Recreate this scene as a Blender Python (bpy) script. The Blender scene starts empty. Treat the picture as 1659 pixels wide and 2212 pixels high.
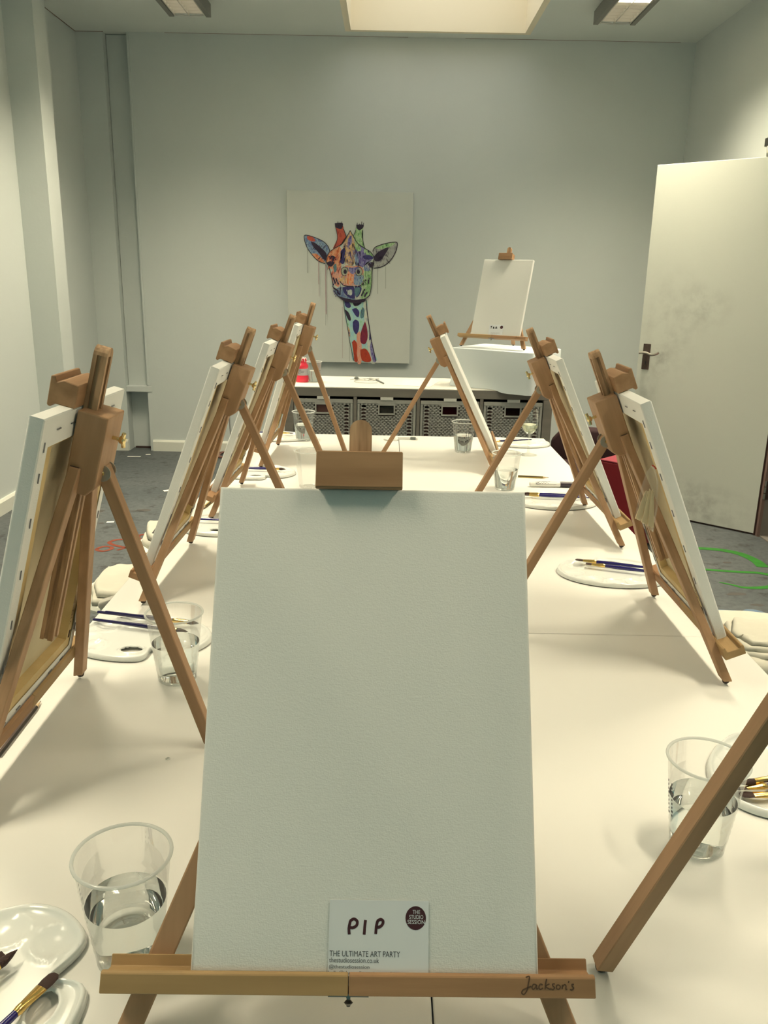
import bpy, bmesh, math, random
from mathutils import Vector, Matrix, noise
random.seed(7)
C = bpy.context.scene.collection
S = bpy.context.scene
R = math.radians
# ------------------------------------------------------------------ camera
cam_d = bpy.data.cameras.new('camera')
cam = bpy.data.objects.new('camera', cam_d); C.objects.link(cam)
cam_d.sensor_fit = 'HORIZONTAL'; cam_d.sensor_width = 36.0
cam_d.lens = 36.0 * 1784.93 / 1659.0
cam_d.clip_start = 0.02
_r, _u, _f = (0.99981, 0.006007, 0.01855), (-0.019487, 0.275076, 0.961225), (-0.000671, 0.961404, -0.275141)
cam.matrix_world = Matrix(((_r[0], _u[0], -_f[0], 0), (_r[1], _u[1], -_f[1], 0), (_r[2], _u[2], -_f[2], 1.375), (0, 0, 0, 1)))
S.camera = cam
# ------------------------------------------------------------------ world, light levels, exposure
w = bpy.data.worlds.new('sky'); S.world = w; w.use_nodes = True
bg = w.node_tree.nodes['Background']
bg.inputs[0].default_value = (1.0, 0.96, 0.87, 1); bg.inputs[1].default_value = 2.8
LAMP_W = 52.0
LAMP_COL = (1.0, 0.875, 0.625)
LAMP_SPREAD = R(119)
S.view_settings.view_transform = 'Standard'; S.view_settings.look = 'None'
S.view_settings.gamma = 1.0; S.view_settings.use_curve_mapping = False
S.view_settings.exposure = 0.0
def portal(name, loc, rot, sx, sy):
    l = bpy.data.lights.new(name, 'AREA'); l.shape = 'RECTANGLE'; l.size = sx; l.size_y = sy
    l.cycles.is_portal = True
    o = bpy.data.objects.new(name, l); C.objects.link(o); o.location = loc; o.rotation_euler = rot
    return o
portal('skylight_portal', (0.30, 5.65, 3.52), (0, 0, 0), 1.18, 1.28)
portal('window_portal', (0.0, -2.72, 1.62), (R(-90), 0, R(180)), 3.2, 1.46)
TZ = 0.735       # table top
XL, XR, YB, YF, ZC = -2.225, 2.11, 6.45, -2.6, 2.975

# ------------------------------------------------------------------ materials
def srgb(r, g, b):
    f = lambda c: (c / 255 / 12.92) if c / 255 <= 0.04045 else ((c / 255 + 0.055) / 1.055) ** 2.4
    return (f(r), f(g), f(b), 1)
M = {}
def mat(name, col, rough=0.5, metal=0.0, spec=0.5, trans=0.0, ior=1.45, alpha=1.0, var=0.0, vscale=(8, 8, 8), col2=None,
        bump=0.0, bscale=(60, 60, 60), emit=None, estr=0.0, coat=0.0, detail=4, sheen=0.0):
    m = bpy.data.materials.new(name); m.use_nodes = True; M[name] = m
    nt = m.node_tree; b = nt.nodes['Principled BSDF']
    b.inputs['Base Color'].default_value = col
    b.inputs['Roughness'].default_value = rough; b.inputs['Metallic'].default_value = metal
    b.inputs['Specular IOR Level'].default_value = spec; b.inputs['IOR'].default_value = ior
    b.inputs['Transmission Weight'].default_value = trans; b.inputs['Alpha'].default_value = alpha
    b.inputs['Coat Weight'].default_value = coat
    b.inputs['Sheen Weight'].default_value = sheen
    if emit: b.inputs['Emission Color'].default_value = emit; b.inputs['Emission Strength'].default_value = estr
    if var or bump or col2:
        tc = nt.nodes.new('ShaderNodeTexCoord')
    def noise_node(scale, det):
        mp = nt.nodes.new('ShaderNodeMapping'); mp.inputs['Scale'].default_value = scale
        nt.links.new(tc.outputs['Object'], mp.inputs[0])
        n = nt.nodes.new('ShaderNodeTexNoise'); n.inputs['Scale'].default_value = 1.0; n.inputs['Detail'].default_value = det
        nt.links.new(mp.outputs[0], n.inputs['Vector']); return n
    if var or col2:
        n = noise_node(vscale, detail)
        rp = nt.nodes.new('ShaderNodeValToRGB'); e = rp.color_ramp.elements
        c2 = col2 or tuple(c * (1 - var) for c in col[:3]) + (1,)
        e[0].position = 0.32; e[0].color = c2; e[1].position = 0.66; e[1].color = col
        nt.links.new(n.outputs['Fac'], rp.inputs[0]); nt.links.new(rp.outputs[0], b.inputs['Base Color'])
    if bump:
        n = noise_node(bscale, 3); bp = nt.nodes.new('ShaderNodeBump'); bp.inputs['Strength'].default_value = bump
        bp.inputs['Distance'].default_value = 0.002
        nt.links.new(n.outputs['Fac'], bp.inputs['Height']); nt.links.new(bp.outputs[0], b.inputs['Normal'])
    return m
def thin(name, tint, gloss=0.10, rough=0.08, dif=0.0, dcol=(0.9, 0.93, 0.92, 1)):
    """thin clear sheet: see-through with a fresnel gloss and a little milkiness"""
    m = bpy.data.materials.new(name); m.use_nodes = True; M[name] = m
    nt = m.node_tree; nt.nodes.clear()
    out = nt.nodes.new('ShaderNodeOutputMaterial')
    tr = nt.nodes.new('ShaderNodeBsdfTransparent'); tr.inputs[0].default_value = tint
    gl = nt.nodes.new('ShaderNodeBsdfGlossy'); gl.inputs['Roughness'].default_value = rough
    lw = nt.nodes.new('ShaderNodeLayerWeight'); lw.inputs[0].default_value = 0.35
    ma = nt.nodes.new('ShaderNodeMath'); ma.operation = 'MULTIPLY_ADD'; ma.inputs[1].default_value = 0.32; ma.inputs[2].default_value = gloss * 0.4
    nt.links.new(lw.outputs['Fresnel'], ma.inputs[0])
    mx = nt.nodes.new('ShaderNodeMixShader'); nt.links.new(ma.outputs[0], mx.inputs[0])
    nt.links.new(tr.outputs[0], mx.inputs[1]); nt.links.new(gl.outputs[0], mx.inputs[2])
    last = mx
    if dif:
        d = nt.nodes.new('ShaderNodeBsdfDiffuse'); d.inputs[0].default_value = dcol
        t2 = nt.nodes.new('ShaderNodeBsdfTranslucent'); t2.inputs[0].default_value = dcol
        ad = nt.nodes.new('ShaderNodeMixShader'); ad.inputs[0].default_value = 0.5
        nt.links.new(d.outputs[0], ad.inputs[1]); nt.links.new(t2.outputs[0], ad.inputs[2])
        m2 = nt.nodes.new('ShaderNodeMixShader'); m2.inputs[0].default_value = dif
        nt.links.new(mx.outputs[0], m2.inputs[1]); nt.links.new(ad.outputs[0], m2.inputs[2]); last = m2
    nt.links.new(last.outputs[0], out.inputs[0])
    return m
mat('wall_paint', (0.62, 0.665, 0.655, 1), 0.7, var=0.05, vscale=(1.3, 1.3, 0.8), bump=0.25, bscale=(55, 55, 55))
mat('ceiling_paint', (0.72, 0.765, 0.74, 1), 0.8, var=0.04, vscale=(0.8, 0.8, 0.8))
mat('skirting_paint', (0.74, 0.75, 0.68, 1), 0.45)
mat('shaft_paint', (0.90, 0.82, 0.65, 1), 0.7)
mat('white_trim', (0.76, 0.77, 0.73, 1), 0.4)
mat('reveal_paint', (0.22, 0.20, 0.18, 1), 0.6, var=0.15)
mat('dark_gap', (0.045, 0.022, 0.018, 1), 0.6)
mat('door_stop', (0.20, 0.13, 0.11, 1), 0.6)
mat('rusty_metal', (0.10, 0.07, 0.06, 1), 0.5, metal=0.4, var=0.3, vscale=(40, 40, 40))
mat('dull_steel', (0.42, 0.40, 0.36, 1), 0.35, metal=1.0)
mat('dark_steel', (0.16, 0.15, 0.14, 1), 0.4, metal=0.9)
mat('table_white', (0.84, 0.835, 0.80, 1), 0.38, spec=0.45, var=0.02, vscale=(3, 3, 3))
mat('table_edge', (0.70, 0.70, 0.66, 1), 0.5)
WD, WD2 = (0.44, 0.270, 0.155, 1), (0.35, 0.208, 0.113, 1)
mat('beech', WD, 0.55, col2=WD2, vscale=(60, 60, 5), spec=0.35, bump=0.15, bscale=(160, 160, 12))
mat('beech_cross', (0.39, 0.225, 0.115, 1), 0.55, col2=(0.32, 0.18, 0.09, 1), vscale=(5, 60, 60), spec=0.35, bump=0.15, bscale=(12, 160, 160))
mat('beech_dark', (0.42, 0.25, 0.135, 1), 0.55, col2=(0.31, 0.175, 0.09, 1), vscale=(5, 60, 60), spec=0.35)
mat('beech_pale', (0.40, 0.265, 0.125, 1), 0.55, col2=(0.34, 0.22, 0.10, 1), vscale=(5, 60, 60), spec=0.35)
mat('beech_fleck', (0.56, 0.36, 0.21, 1), 0.6, col2=(0.30, 0.175, 0.09, 1), vscale=(140, 140, 14), detail=2)
mat('pine', (0.66, 0.50, 0.25, 1), 0.6, col2=(0.56, 0.41, 0.19, 1), vscale=(20, 20, 20))
mat('raw_linen', (0.66, 0.58, 0.40, 1), 0.85, col2=(0.60, 0.52, 0.35, 1), vscale=(14, 14, 14), bump=0.2, bscale=(900, 900, 900))
mat('canvas_white', (0.82, 0.825, 0.80, 1), 0.75, spec=0.25)
nt = M['canvas_white'].node_tree; b = nt.nodes['Principled BSDF']
tc = nt.nodes.new('ShaderNodeTexCoord'); hs = []
for sc_, dt in (((420, 420, 1100), 2), ((1100, 420, 420), 2), ((160, 160, 420), 2)):
    mp = nt.nodes.new('ShaderNodeMapping'); mp.inputs['Scale'].default_value = sc_; nt.links.new(tc.outputs['Object'], mp.inputs[0])
    n = nt.nodes.new('ShaderNodeTexNoise'); n.inputs['Scale'].default_value = 1; n.inputs['Detail'].default_value = dt
    nt.links.new(mp.outputs[0], n.inputs['Vector']); hs.append(n)
a1 = nt.nodes.new('ShaderNodeMath'); a1.operation = 'ADD'
nt.links.new(hs[0].outputs['Fac'], a1.inputs[0]); nt.links.new(hs[1].outputs['Fac'], a1.inputs[1])
a2 = nt.nodes.new('ShaderNodeMath'); a2.operation = 'ADD'
nt.links.new(a1.outputs[0], a2.inputs[0]); nt.links.new(hs[2].outputs['Fac'], a2.inputs[1])
bp = nt.nodes.new('ShaderNodeBump'); bp.inputs['Strength'].default_value = 0.22; bp.inputs['Distance'].default_value = 0.0010
nt.links.new(a2.outputs[0], bp.inputs['Height']); nt.links.new(bp.outputs[0], b.inputs['Normal'])
mat('picture_ground', (0.64, 0.67, 0.63, 1), 0.75, var=0.03, vscale=(5, 5, 5))
mat('staple', (0.25, 0.25, 0.27, 1), 0.4, metal=0.8)
mat('ink_brown', (0.10, 0.055, 0.03, 1), 0.7)
mat('ink_maroon', (0.055, 0.012, 0.018, 1), 0.6)
mat('ink_grey', (0.10, 0.10, 0.11, 1), 0.7)
mat('ink_black', (0.02, 0.02, 0.022, 1), 0.6)
mat('card_white', (0.74, 0.77, 0.80, 1), 0.5)
mat('brass', (0.80, 0.66, 0.34, 1), 0.22, metal=1.0)
mat('hinge_steel', (0.40, 0.38, 0.32, 1), 0.38, metal=0.85)
mat('rubber', (0.035, 0.025, 0.022, 1), 0.7)
mat('palette_white', (0.80, 0.825, 0.80, 1), 0.18, spec=0.5)
mat('brush_blue', (0.018, 0.014, 0.14, 1), 0.15, coat=0.6)
mat('brush_navy', (0.012, 0.010, 0.07, 1), 0.2, coat=0.4)
mat('ferrule_gold', (0.82, 0.58, 0.20, 1), 0.22, metal=1.0)
mat('bristle', (0.045, 0.022, 0.018, 1), 0.7, bump=0.4, bscale=(900, 900, 60))
mat('pencil_yellow', (0.50, 0.36, 0.05, 1), 0.4)
mat('pencil_black', (0.03, 0.025, 0.02, 1), 0.4)
mat('pencil_brown', (0.06, 0.03, 0.02, 1), 0.4)
mat('bare_wood', (0.62, 0.46, 0.28, 1), 0.7)
mat('marker_white', (0.80, 0.80, 0.76, 1), 0.35)
mat('marker_black', (0.03, 0.02, 0.03, 1), 0.35)
mat('eraser', (0.76, 0.77, 0.74, 1), 0.7)
mat('tissue', (0.80, 0.80, 0.76, 1), 0.9)
mat('grey_plastic', (0.14, 0.16, 0.15, 1), 0.4)
mat('sideboard_grey', (0.235, 0.215, 0.19, 1), 0.55, var=0.15, vscale=(3, 3, 30))
mat('sideboard_top', (0.80, 0.78, 0.70, 1), 0.45)
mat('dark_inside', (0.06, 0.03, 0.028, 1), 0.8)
mat('wicker', (0.47, 0.47, 0.44, 1), 0.65, var=0.18, vscale=(40, 40, 40))
mat('wicker_rim', (0.45, 0.45, 0.42, 1), 0.6, var=0.1, vscale=(30, 30, 30))
mat('basket_red', (0.17, 0.01, 0.035, 1), 0.8)
mat('basket_brown', (0.10, 0.045, 0.04, 1), 0.8)
mat('basket_grey', (0.33, 0.33, 0.31, 1), 0.8)
mat('cloth_white', (0.66, 0.72, 0.74, 1), 0.8, bump=0.08, bscale=(300, 300, 300))
mat('apron_cotton', (0.56, 0.545, 0.47, 1), 0.9, var=0.06, vscale=(9, 9, 9), bump=0.5, bscale=(22, 22, 22))
mat('apron_shade', (0.40, 0.39, 0.35, 1), 0.9)  # darker copy of the cotton: shade inside the open fold painted in
mat('apron_print', (0.06, 0.055, 0.055, 1), 0.9)
mat('stool_white', (0.80, 0.80, 0.72, 1), 0.3)
mat('stool_leg', (0.36, 0.40, 0.42, 1), 0.4)
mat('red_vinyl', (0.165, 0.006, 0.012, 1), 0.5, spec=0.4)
mat('red_vinyl_lit', (0.27, 0.03, 0.05, 1), 0.5)  # same vinyl made lighter: light on the lid put into the colour
mat('maroon_felt', (0.032, 0.010, 0.013, 1), 0.8, var=0.2, vscale=(30, 30, 30))
mat('chair_leg', (0.05, 0.05, 0.05, 1), 0.4)
mat('paint_red', (0.80, 0.03, 0.07, 1), 0.25, coat=0.3)
mat('label_grey', (0.42, 0.40, 0.44, 1), 0.5)
mat('drip_white', (0.80, 0.66, 0.62, 1), 0.4)
mat('cable_white', (0.55, 0.56, 0.54, 1), 0.5)
mat('cable_brown', (0.20, 0.10, 0.08, 1), 0.6)
mat('cable_grey', (0.24, 0.24, 0.24, 1), 0.6)
mat('paper', (0.80, 0.79, 0.74, 1), 0.7)
mat('floor_orange', (0.22, 0.042, 0.016, 1), 0.7, var=0.25, vscale=(30, 30, 30))
mat('floor_green', (0.022, 0.18, 0.014, 1), 0.7, var=0.2, vscale=(25, 25, 25))
mat('floor_blue', (0.12, 0.20, 0.31, 1), 0.8, col2=(0.17, 0.19, 0.20, 1), vscale=(30, 30, 30))
mat('floor_stain', (0.085, 0.08, 0.075, 1), 0.8)
mat('lamp_housing', (0.22, 0.22, 0.20, 1), 0.5)
mat('lamp_louvre', (0.60, 0.58, 0.52, 1), 0.4)
mat('lamp_tube', (1, 0.95, 0.82, 1), 0.5, emit=(1.0, 0.88, 0.66, 1), estr=3.0)
mat('clear_acrylic', (0.6, 0.62, 0.6, 1), 0.2)
mat('stick_wood', (0.90, 0.73, 0.47, 1), 0.65, var=0.15, vscale=(200, 200, 10))
mat('bag_red', (0.6, 0.08, 0.06, 1), 0.4)
mat('water', (0.97, 1.0, 0.99, 1), 0.0, trans=1.0, ior=1.33)
mat('wine', (0.93, 0.95, 0.76, 1), 0.0, trans=1.0, ior=1.34)
thin('cup_plastic', (0.985, 0.99, 0.985, 1), 0.08, 0.06, dif=0.04)
thin('cup_rim', (0.95, 0.96, 0.95, 1), 0.15, 0.1, dif=0.6)
thin('glass_thin', (0.97, 0.98, 0.97, 1), 0.14, 0.02)
thin('window_glass', (0.97, 0.98, 0.98, 1), 0.08, 0.02)
thin('tinted_glass', (0.29, 0.52, 0.53, 1), 0.08, 0.02)  # pane tint added to cool and dim daylight from the unseen window
thin('bag_plastic', (0.985, 0.985, 0.97, 1), 0.14, 0.16, dif=0.06)

# concrete floor: grey paint, stains, scuffs
m = bpy.data.materials.new('concrete_floor'); m.use_nodes = True; M['concrete_floor'] = m
nt = m.node_tree; b = nt.nodes['Principled BSDF']; b.inputs['Roughness'].default_value = 0.6
tc = nt.nodes.new('ShaderNodeTexCoord')
def nz(scale, det, rough=0.6):
    n = nt.nodes.new('ShaderNodeTexNoise'); n.inputs['Scale'].default_value = scale; n.inputs['Detail'].default_value = det
    n.inputs['Roughness'].default_value = rough; nt.links.new(tc.outputs['Object'], n.inputs['Vector']); return n
def ramp(src, p0, c0, p1, c1):
    r = nt.nodes.new('ShaderNodeValToRGB'); e = r.color_ramp.elements
    e[0].position, e[0].color, e[1].position, e[1].color = p0, c0, p1, c1
    nt.links.new(src, r.inputs[0]); return r
def mix(mode, fac, a, bb):
    x = nt.nodes.new('ShaderNodeMix'); x.data_type = 'RGBA'; x.blend_type = mode
    if hasattr(fac, 'name'): nt.links.new(fac, x.inputs[0])
    else: x.inputs[0].default_value = fac
    nt.links.new(a, x.inputs[6])
    nt.links.new(bb, x.inputs[7]); return x.outputs[2]
base = ramp(nz(1.6, 6).outputs['Fac'], 0.3, (0.066, 0.079, 0.084, 1), 0.72, (0.108, 0.120, 0.124, 1))
fine = ramp(nz(34, 4).outputs['Fac'], 0.34, (0.75, 0.75, 0.75, 1), 0.62, (1.08, 1.08, 1.08, 1))
spot = ramp(nz(9.5, 5, 0.7).outputs['Fac'], 0.34, (0.40, 0.38, 0.36, 1), 0.45, (1, 1, 1, 1))
spot2 = ramp(nz(26, 2, 0.5).outputs['Fac'], 0.27, (0.5, 0.48, 0.46, 1), 0.33, (1, 1, 1, 1))
c = mix('MULTIPLY', 1.0, base.outputs[0], fine.outputs[0]); c = mix('MULTIPLY', 1.0, c, spot.outputs[0]); c = mix('MULTIPLY', 0.8, c, spot2.outputs[0])
nt.links.new(c, b.inputs['Base Color'])
# door paint with grubby hand marks (dirt with a shape of its own)
m = bpy.data.materials.new('door_paint'); m.use_nodes = True; M['door_paint'] = m
nt = m.node_tree; b = nt.nodes['Principled BSDF']; b.inputs['Roughness'].default_value = 0.5
tc = nt.nodes.new('ShaderNodeTexCoord')
col = nt.nodes.new('ShaderNodeRGB'); col.outputs[0].default_value = (0.66, 0.69, 0.63, 1); cur = col.outputs[0]
dirtc = nt.nodes.new('ShaderNodeRGB'); dirtc.outputs[0].default_value = (0.30, 0.31, 0.29, 1)
for (cx, cz, rx, rz, amt, sc_) in ((0.66, 0.93, 0.06, 0.10, 0.75, 16), (0.45, 1.24, 0.16, 0.13, 0.55, 9), (0.62, 1.12, 0.2, 0.32, 0.35, 11), (0.45, 0.10, 0.42, 0.16, 0.7, 12), (0.75, 0.75, 0.10, 0.25, 0.4, 10)):
    mp = nt.nodes.new('ShaderNodeMapping'); mp.vector_type = 'POINT'
    mp.inputs['Location'].default_value = (-cx / rx, 0, -cz / rz); mp.inputs['Scale'].default_value = (1 / rx, 0, 1 / rz)
    nt.links.new(tc.outputs['Object'], mp.inputs[0])
    ln = nt.nodes.new('ShaderNodeVectorMath'); ln.operation = 'LENGTH'; nt.links.new(mp.outputs[0], ln.inputs[0])
    n = nz(sc_, 4, 0.6)
    mr = nt.nodes.new('ShaderNodeMapRange'); mr.inputs[1].default_value = 0.3; mr.inputs[2].default_value = 1.2; mr.inputs[3].default_value = amt; mr.inputs[4].default_value = 0
    nt.links.new(ln.outputs['Value'], mr.inputs[0])
    rp = ramp(n.outputs['Fac'], 0.42, (0, 0, 0, 1), 0.72, (1, 1, 1, 1))
    mu = nt.nodes.new('ShaderNodeMath'); mu.operation = 'MULTIPLY'
    nt.links.new(mr.outputs[0], mu.inputs[0]); nt.links.new(rp.outputs[0], mu.inputs[1])
    cur = mix('MIX', mu.outputs[0], cur, dirtc.outputs[0])
nt.links.new(cur, b.inputs['Base Color'])
def paintmat(name, cols, scale=9.0, seed=0.0):
    """blotchy hand-mixed paint: several pigments in noise patches"""
    m = bpy.data.materials.new(name); m.use_nodes = True; M[name] = m
    nt = m.node_tree; b = nt.nodes['Principled BSDF']; b.inputs['Roughness'].default_value = 0.6
    tc = nt.nodes.new('ShaderNodeTexCoord'); mp = nt.nodes.new('ShaderNodeMapping')
    mp.inputs['Location'].default_value = (seed, seed * 1.7, seed * 0.6); mp.inputs['Scale'].default_value = (scale * 2.2, scale, scale)
    nt.links.new(tc.outputs['Object'], mp.inputs[0])
    n = nt.nodes.new('ShaderNodeTexNoise'); n.inputs['Scale'].default_value = 1.6; n.inputs['Detail'].default_value = 4
    n.inputs['Roughness'].default_value = 0.65
    nt.links.new(mp.outputs[0], n.inputs['Vector'])
    r = nt.nodes.new('ShaderNodeValToRGB'); e = r.color_ramp.elements
    while len(e) < len(cols): e.new(0.5)
    for i, c_ in enumerate(cols):
        e[i].position = 0.30 + 0.42 * i / max(1, len(cols) - 1); e[i].color = srgb(*c_)
    nt.links.new(n.outputs['Fac'], r.inputs[0]); nt.links.new(r.outputs[0], b.inputs['Base Color'])

# ------------------------------------------------------------------ mesh helpers
class MB:
    def __init__(self): self.b = bmesh.new()
    def verts(self, pts): return [self.b.verts.new(p) for p in pts]
    def poly(self, pts):
        v = self.verts(pts)
        try: self.b.faces.new(v)
        except ValueError: pass
        return self
    def loft(self, rings, cap=True, closed=True):
        rs = [self.verts(r) for r in rings]; n = len(rs[0])
        for a, c in zip(rs, rs[1:]):
            for i in range(n if closed else n - 1):
                j = (i + 1) % n
                try: self.b.faces.new((a[i], a[j], c[j], c[i]))
                except ValueError: pass
        if cap:
            self.b.faces.new(rs[0][::-1]); self.b.faces.new(rs[-1])
        return self
    def box(self, x0, x1, y0, y1, z0, z1):
        return self.loft([[(x0, y0, z0), (x1, y0, z0), (x1, y1, z0), (x0, y1, z0)], [(x0, y0, z1), (x1, y0, z1), (x1, y1, z1), (x0, y1, z1)]])
    def prism(self, poly, axis, a0, a1):
        """poly of 2-D points in the other two axes (cyclic order) swept along axis"""
        def P(p, a):
            if axis == 'x': return (a, p[0], p[1])
            if axis == 'y': return (p[0], a, p[1])
            return (p[0], p[1], a)
        return self.loft([[P(p, a0) for p in poly], [P(p, a1) for p in poly]])
    def lathe(self, prof, n=24, axis='z', origin=(0, 0, 0), cap=False, sx=1.0, sy=1.0):
        o = Vector(origin); rings = []
        for r, h in prof:
            ring = []
            for i in range(n):
                a = 2 * math.pi * i / n; u, v = r * math.cos(a) * sx, r * math.sin(a) * sy
                q = (u, v, h) if axis == 'z' else ((h, u, v) if axis == 'x' else (u, h, v))
                ring.append(o + Vector(q))
            rings.append(ring)
        return self.loft(rings, cap=cap)
    def tube(self, pts, r, n=8, cap=True, flat=1.0):
        pts = [Vector(p) for p in pts]; rings = []; up = Vector((0, 0, 1))
        for i, p in enumerate(pts):
            t = (pts[min(i + 1, len(pts) - 1)] - pts[max(i - 1, 0)])
            if t.length < 1e-9: t = Vector((0, 0, 1))
            t.normalize()
            s = t.cross(up)
            if s.length < 1e-3: s = t.cross(Vector((0, 1, 0)))
            s.normalize(); q = s.cross(t)
            rr = r[i] if isinstance(r, (list, tuple)) else r
            rings.append([p + s * rr * math.cos(2 * math.pi * k / n) + q * rr * flat * math.sin(2 * math.pi * k / n) for k in range(n)])
        return self.loft(rings, cap=cap)
    def ribbon(self, pts, wd, up, h=0.0):
        """flat stroke of width wd lying in the plane with normal up"""
        pts = [Vector(p) for p in pts]; up = Vector(up); L = []; Rr = []
        for i, p in enumerate(pts):
            t = (pts[min(i + 1, len(pts) - 1)] - pts[max(i - 1, 0)]); t.normalize()
            s = up.cross(t); s.normalize(); k = (wd[i] if isinstance(wd, (list, tuple)) else wd) / 2
            L.append(p + s * k + up * h); Rr.append(p - s * k + up * h)
        for i in range(len(pts) - 1):
            v = self.verts([L[i], Rr[i], Rr[i + 1], L[i + 1]]); self.b.faces.new(v)
        return self
    def bevel(self, off, seg=2):
        bmesh.ops.remove_doubles(self.b, verts=self.b.verts, dist=1e-6)
        bmesh.ops.recalc_face_normals(self.b, faces=self.b.faces)
        ed = [e for e in self.b.edges if len(e.link_faces) == 2 and e.calc_face_angle(0) > 0.35]
        bmesh.ops.bevel(self.b, geom=ed, offset=off, segments=seg, affect='EDGES', profile=0.5, clamp_overlap=True)
        return self
    def xf(self, mtx):
        bmesh.ops.transform(self.b, matrix=mtx, verts=self.b.verts); return self
    def build(self, name, mtl, parent=None, smooth=False, loc=None, rot=None, recalc=True):
        bmesh.ops.remove_doubles(self.b, verts=self.b.verts, dist=1e-7)
        if recalc: bmesh.ops.recalc_face_normals(self.b, faces=self.b.faces)
        me = bpy.data.meshes.new(name); self.b.to_mesh(me); self.b.free()
        me.materials.append(M[mtl] if isinstance(mtl, str) else mtl)
        if smooth:
            for p in me.polygons: p.use_smooth = True
            if smooth != 2:
                try: me.set_sharp_from_angle(angle=R(40))
                except Exception: pass
        o = bpy.data.objects.new(name, me); C.objects.link(o)
        if parent is not None: o.parent = parent
        if loc is not None: o.location = loc
        if rot is not None: o.rotation_euler = rot
        return o
def tag(o, label=None, cat=None, group=None, kind=None):
    if label: o['label'] = label
    if cat: o['category'] = cat
    if group: o['group'] = group
    if kind: o['kind'] = kind
    return o
def thing(name, label, cat, loc=(0, 0, 0), rot=(0, 0, 0), group=None):
    o = bpy.data.objects.new(name, None); C.objects.link(o); o.location = loc; o.rotation_euler = rot
    o.empty_display_size = 0.05
    return tag(o, label, cat, group)
def copy_tree(o, parent=None):
    c = o.copy(); C.objects.link(c)
    if parent is not None: c.parent = parent
    for ch in list(o.children): copy_tree(ch, c)
    return c
def struct(o): o['kind'] = 'structure'; return o
def smoothpath(pts, k=6):
    pts = [Vector(p) for p in pts]; out = []
    for i in range(len(pts) - 1):
        p0, p1, p2, p3 = pts[max(i - 1, 0)], pts[i], pts[i + 1], pts[min(i + 2, len(pts) - 1)]
        for s in range(k):
            t = s / k
            out.append(0.5 * ((2 * p1) + (p2 - p0) * t + (2 * p0 - 5 * p1 + 4 * p2 - p3) * t * t + (3 * p1 - p0 - 3 * p2 + p3) * t ** 3))
    out.append(pts[-1]); return out
def text_part(name, body, mtl, parent, x0, z0, width, height, y, shear=0.0, offset=0.0, rot90=False):
    """flat lettering as a mesh in the x-z plane facing -y, fitted into width x height from (x0, z0)"""
    cu = bpy.data.curves.new('tmp', 'FONT'); cu.body = body; cu.size = 1.0; cu.shear = shear; cu.offset = offset; cu.resolution_u = 3
    to = bpy.data.objects.new('tmp', cu); C.objects.link(to)
    bpy.context.view_layer.update()
    dg = bpy.context.evaluated_depsgraph_get(); me = bpy.data.meshes.new_from_object(to.evaluated_get(dg))
    bpy.data.objects.remove(to)
    xs = [v.co.x for v in me.vertices]; ys = [v.co.y for v in me.vertices]
    ax, bx, ay, by = min(xs), max(xs), min(ys), max(ys)
    for v in me.vertices:
        u = (v.co.x - ax) / (bx - ax) * width; q = (v.co.y - ay) / (by - ay) * height
        v.co = (x0 + u, y, z0 + q) if not rot90 else (x0 - q, y, z0 + u)
    me.name = name; me.materials.clear(); me.materials.append(M[mtl])
    o = bpy.data.objects.new(name, me); C.objects.link(o); o.parent = parent
    return o

# ================================================================== THE ROOM
struct(MB().box(XL - 0.2, 3.4, YF - 0.2, YB + 0.2, -0.12, 0).build('floor', 'concrete_floor'))
FLOOR = bpy.data.objects['floor']
# ceiling with the skylight opening
SX0, SX1, SY0, SY1 = -0.293, 0.893, 5.0, 6.30
mb = MB()
mb.box(XL - 0.2, SX0 - 0.04, YF - 0.2, YB + 0.2, ZC, ZC + 0.12); mb.box(SX1 + 0.04, XR + 0.2, YF - 0.2, YB + 0.2, ZC, ZC + 0.12)
mb.box(SX0 - 0.04, SX1 + 0.04, YF - 0.2, SY0 - 0.04, ZC, ZC + 0.12); mb.box(SX0 - 0.04, SX1 + 0.04, SY1 + 0.04, YB + 0.2, ZC, ZC + 0.12)
struct(mb.build('ceiling', 'ceiling_paint'))
win2 = struct(thing('window_2', 'square roof light in a deep cream shaft above the far wall', None, (0, 0, 0)))
mb = MB(); T_ = 0.04
mb.box(SX0 - T_, SX0, SY0 - T_, SY1 + T_, ZC + 0.0005, 3.50); mb.box(SX1, SX1 + T_, SY0 - T_, SY1 + T_, ZC + 0.0005, 3.50)
mb.box(SX0, SX1, SY0 - T_, SY0, ZC + 0.0005, 3.50); mb.box(SX0, SX1, SY1, SY1 + T_, ZC + 0.0005, 3.50)
mb.build('window_shaft', 'shaft_paint', win2)
mb = MB()
for x0, x1, y0, y1 in ((SX0, SX0 + 0.05, SY0, SY1), (SX1 - 0.05, SX1, SY0, SY1), (SX0, SX1, SY0, SY0 + 0.05), (SX0, SX1, SY1 - 0.05, SY1)):
    mb.box(x0, x1, y0, y1, 3.44, 3.49)
mb.build('window_frame', 'white_trim', win2)
MB().box(SX0, SX1, SY0, SY1, 3.46, 3.466).build('window_pane', 'window_glass', win2)
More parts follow.
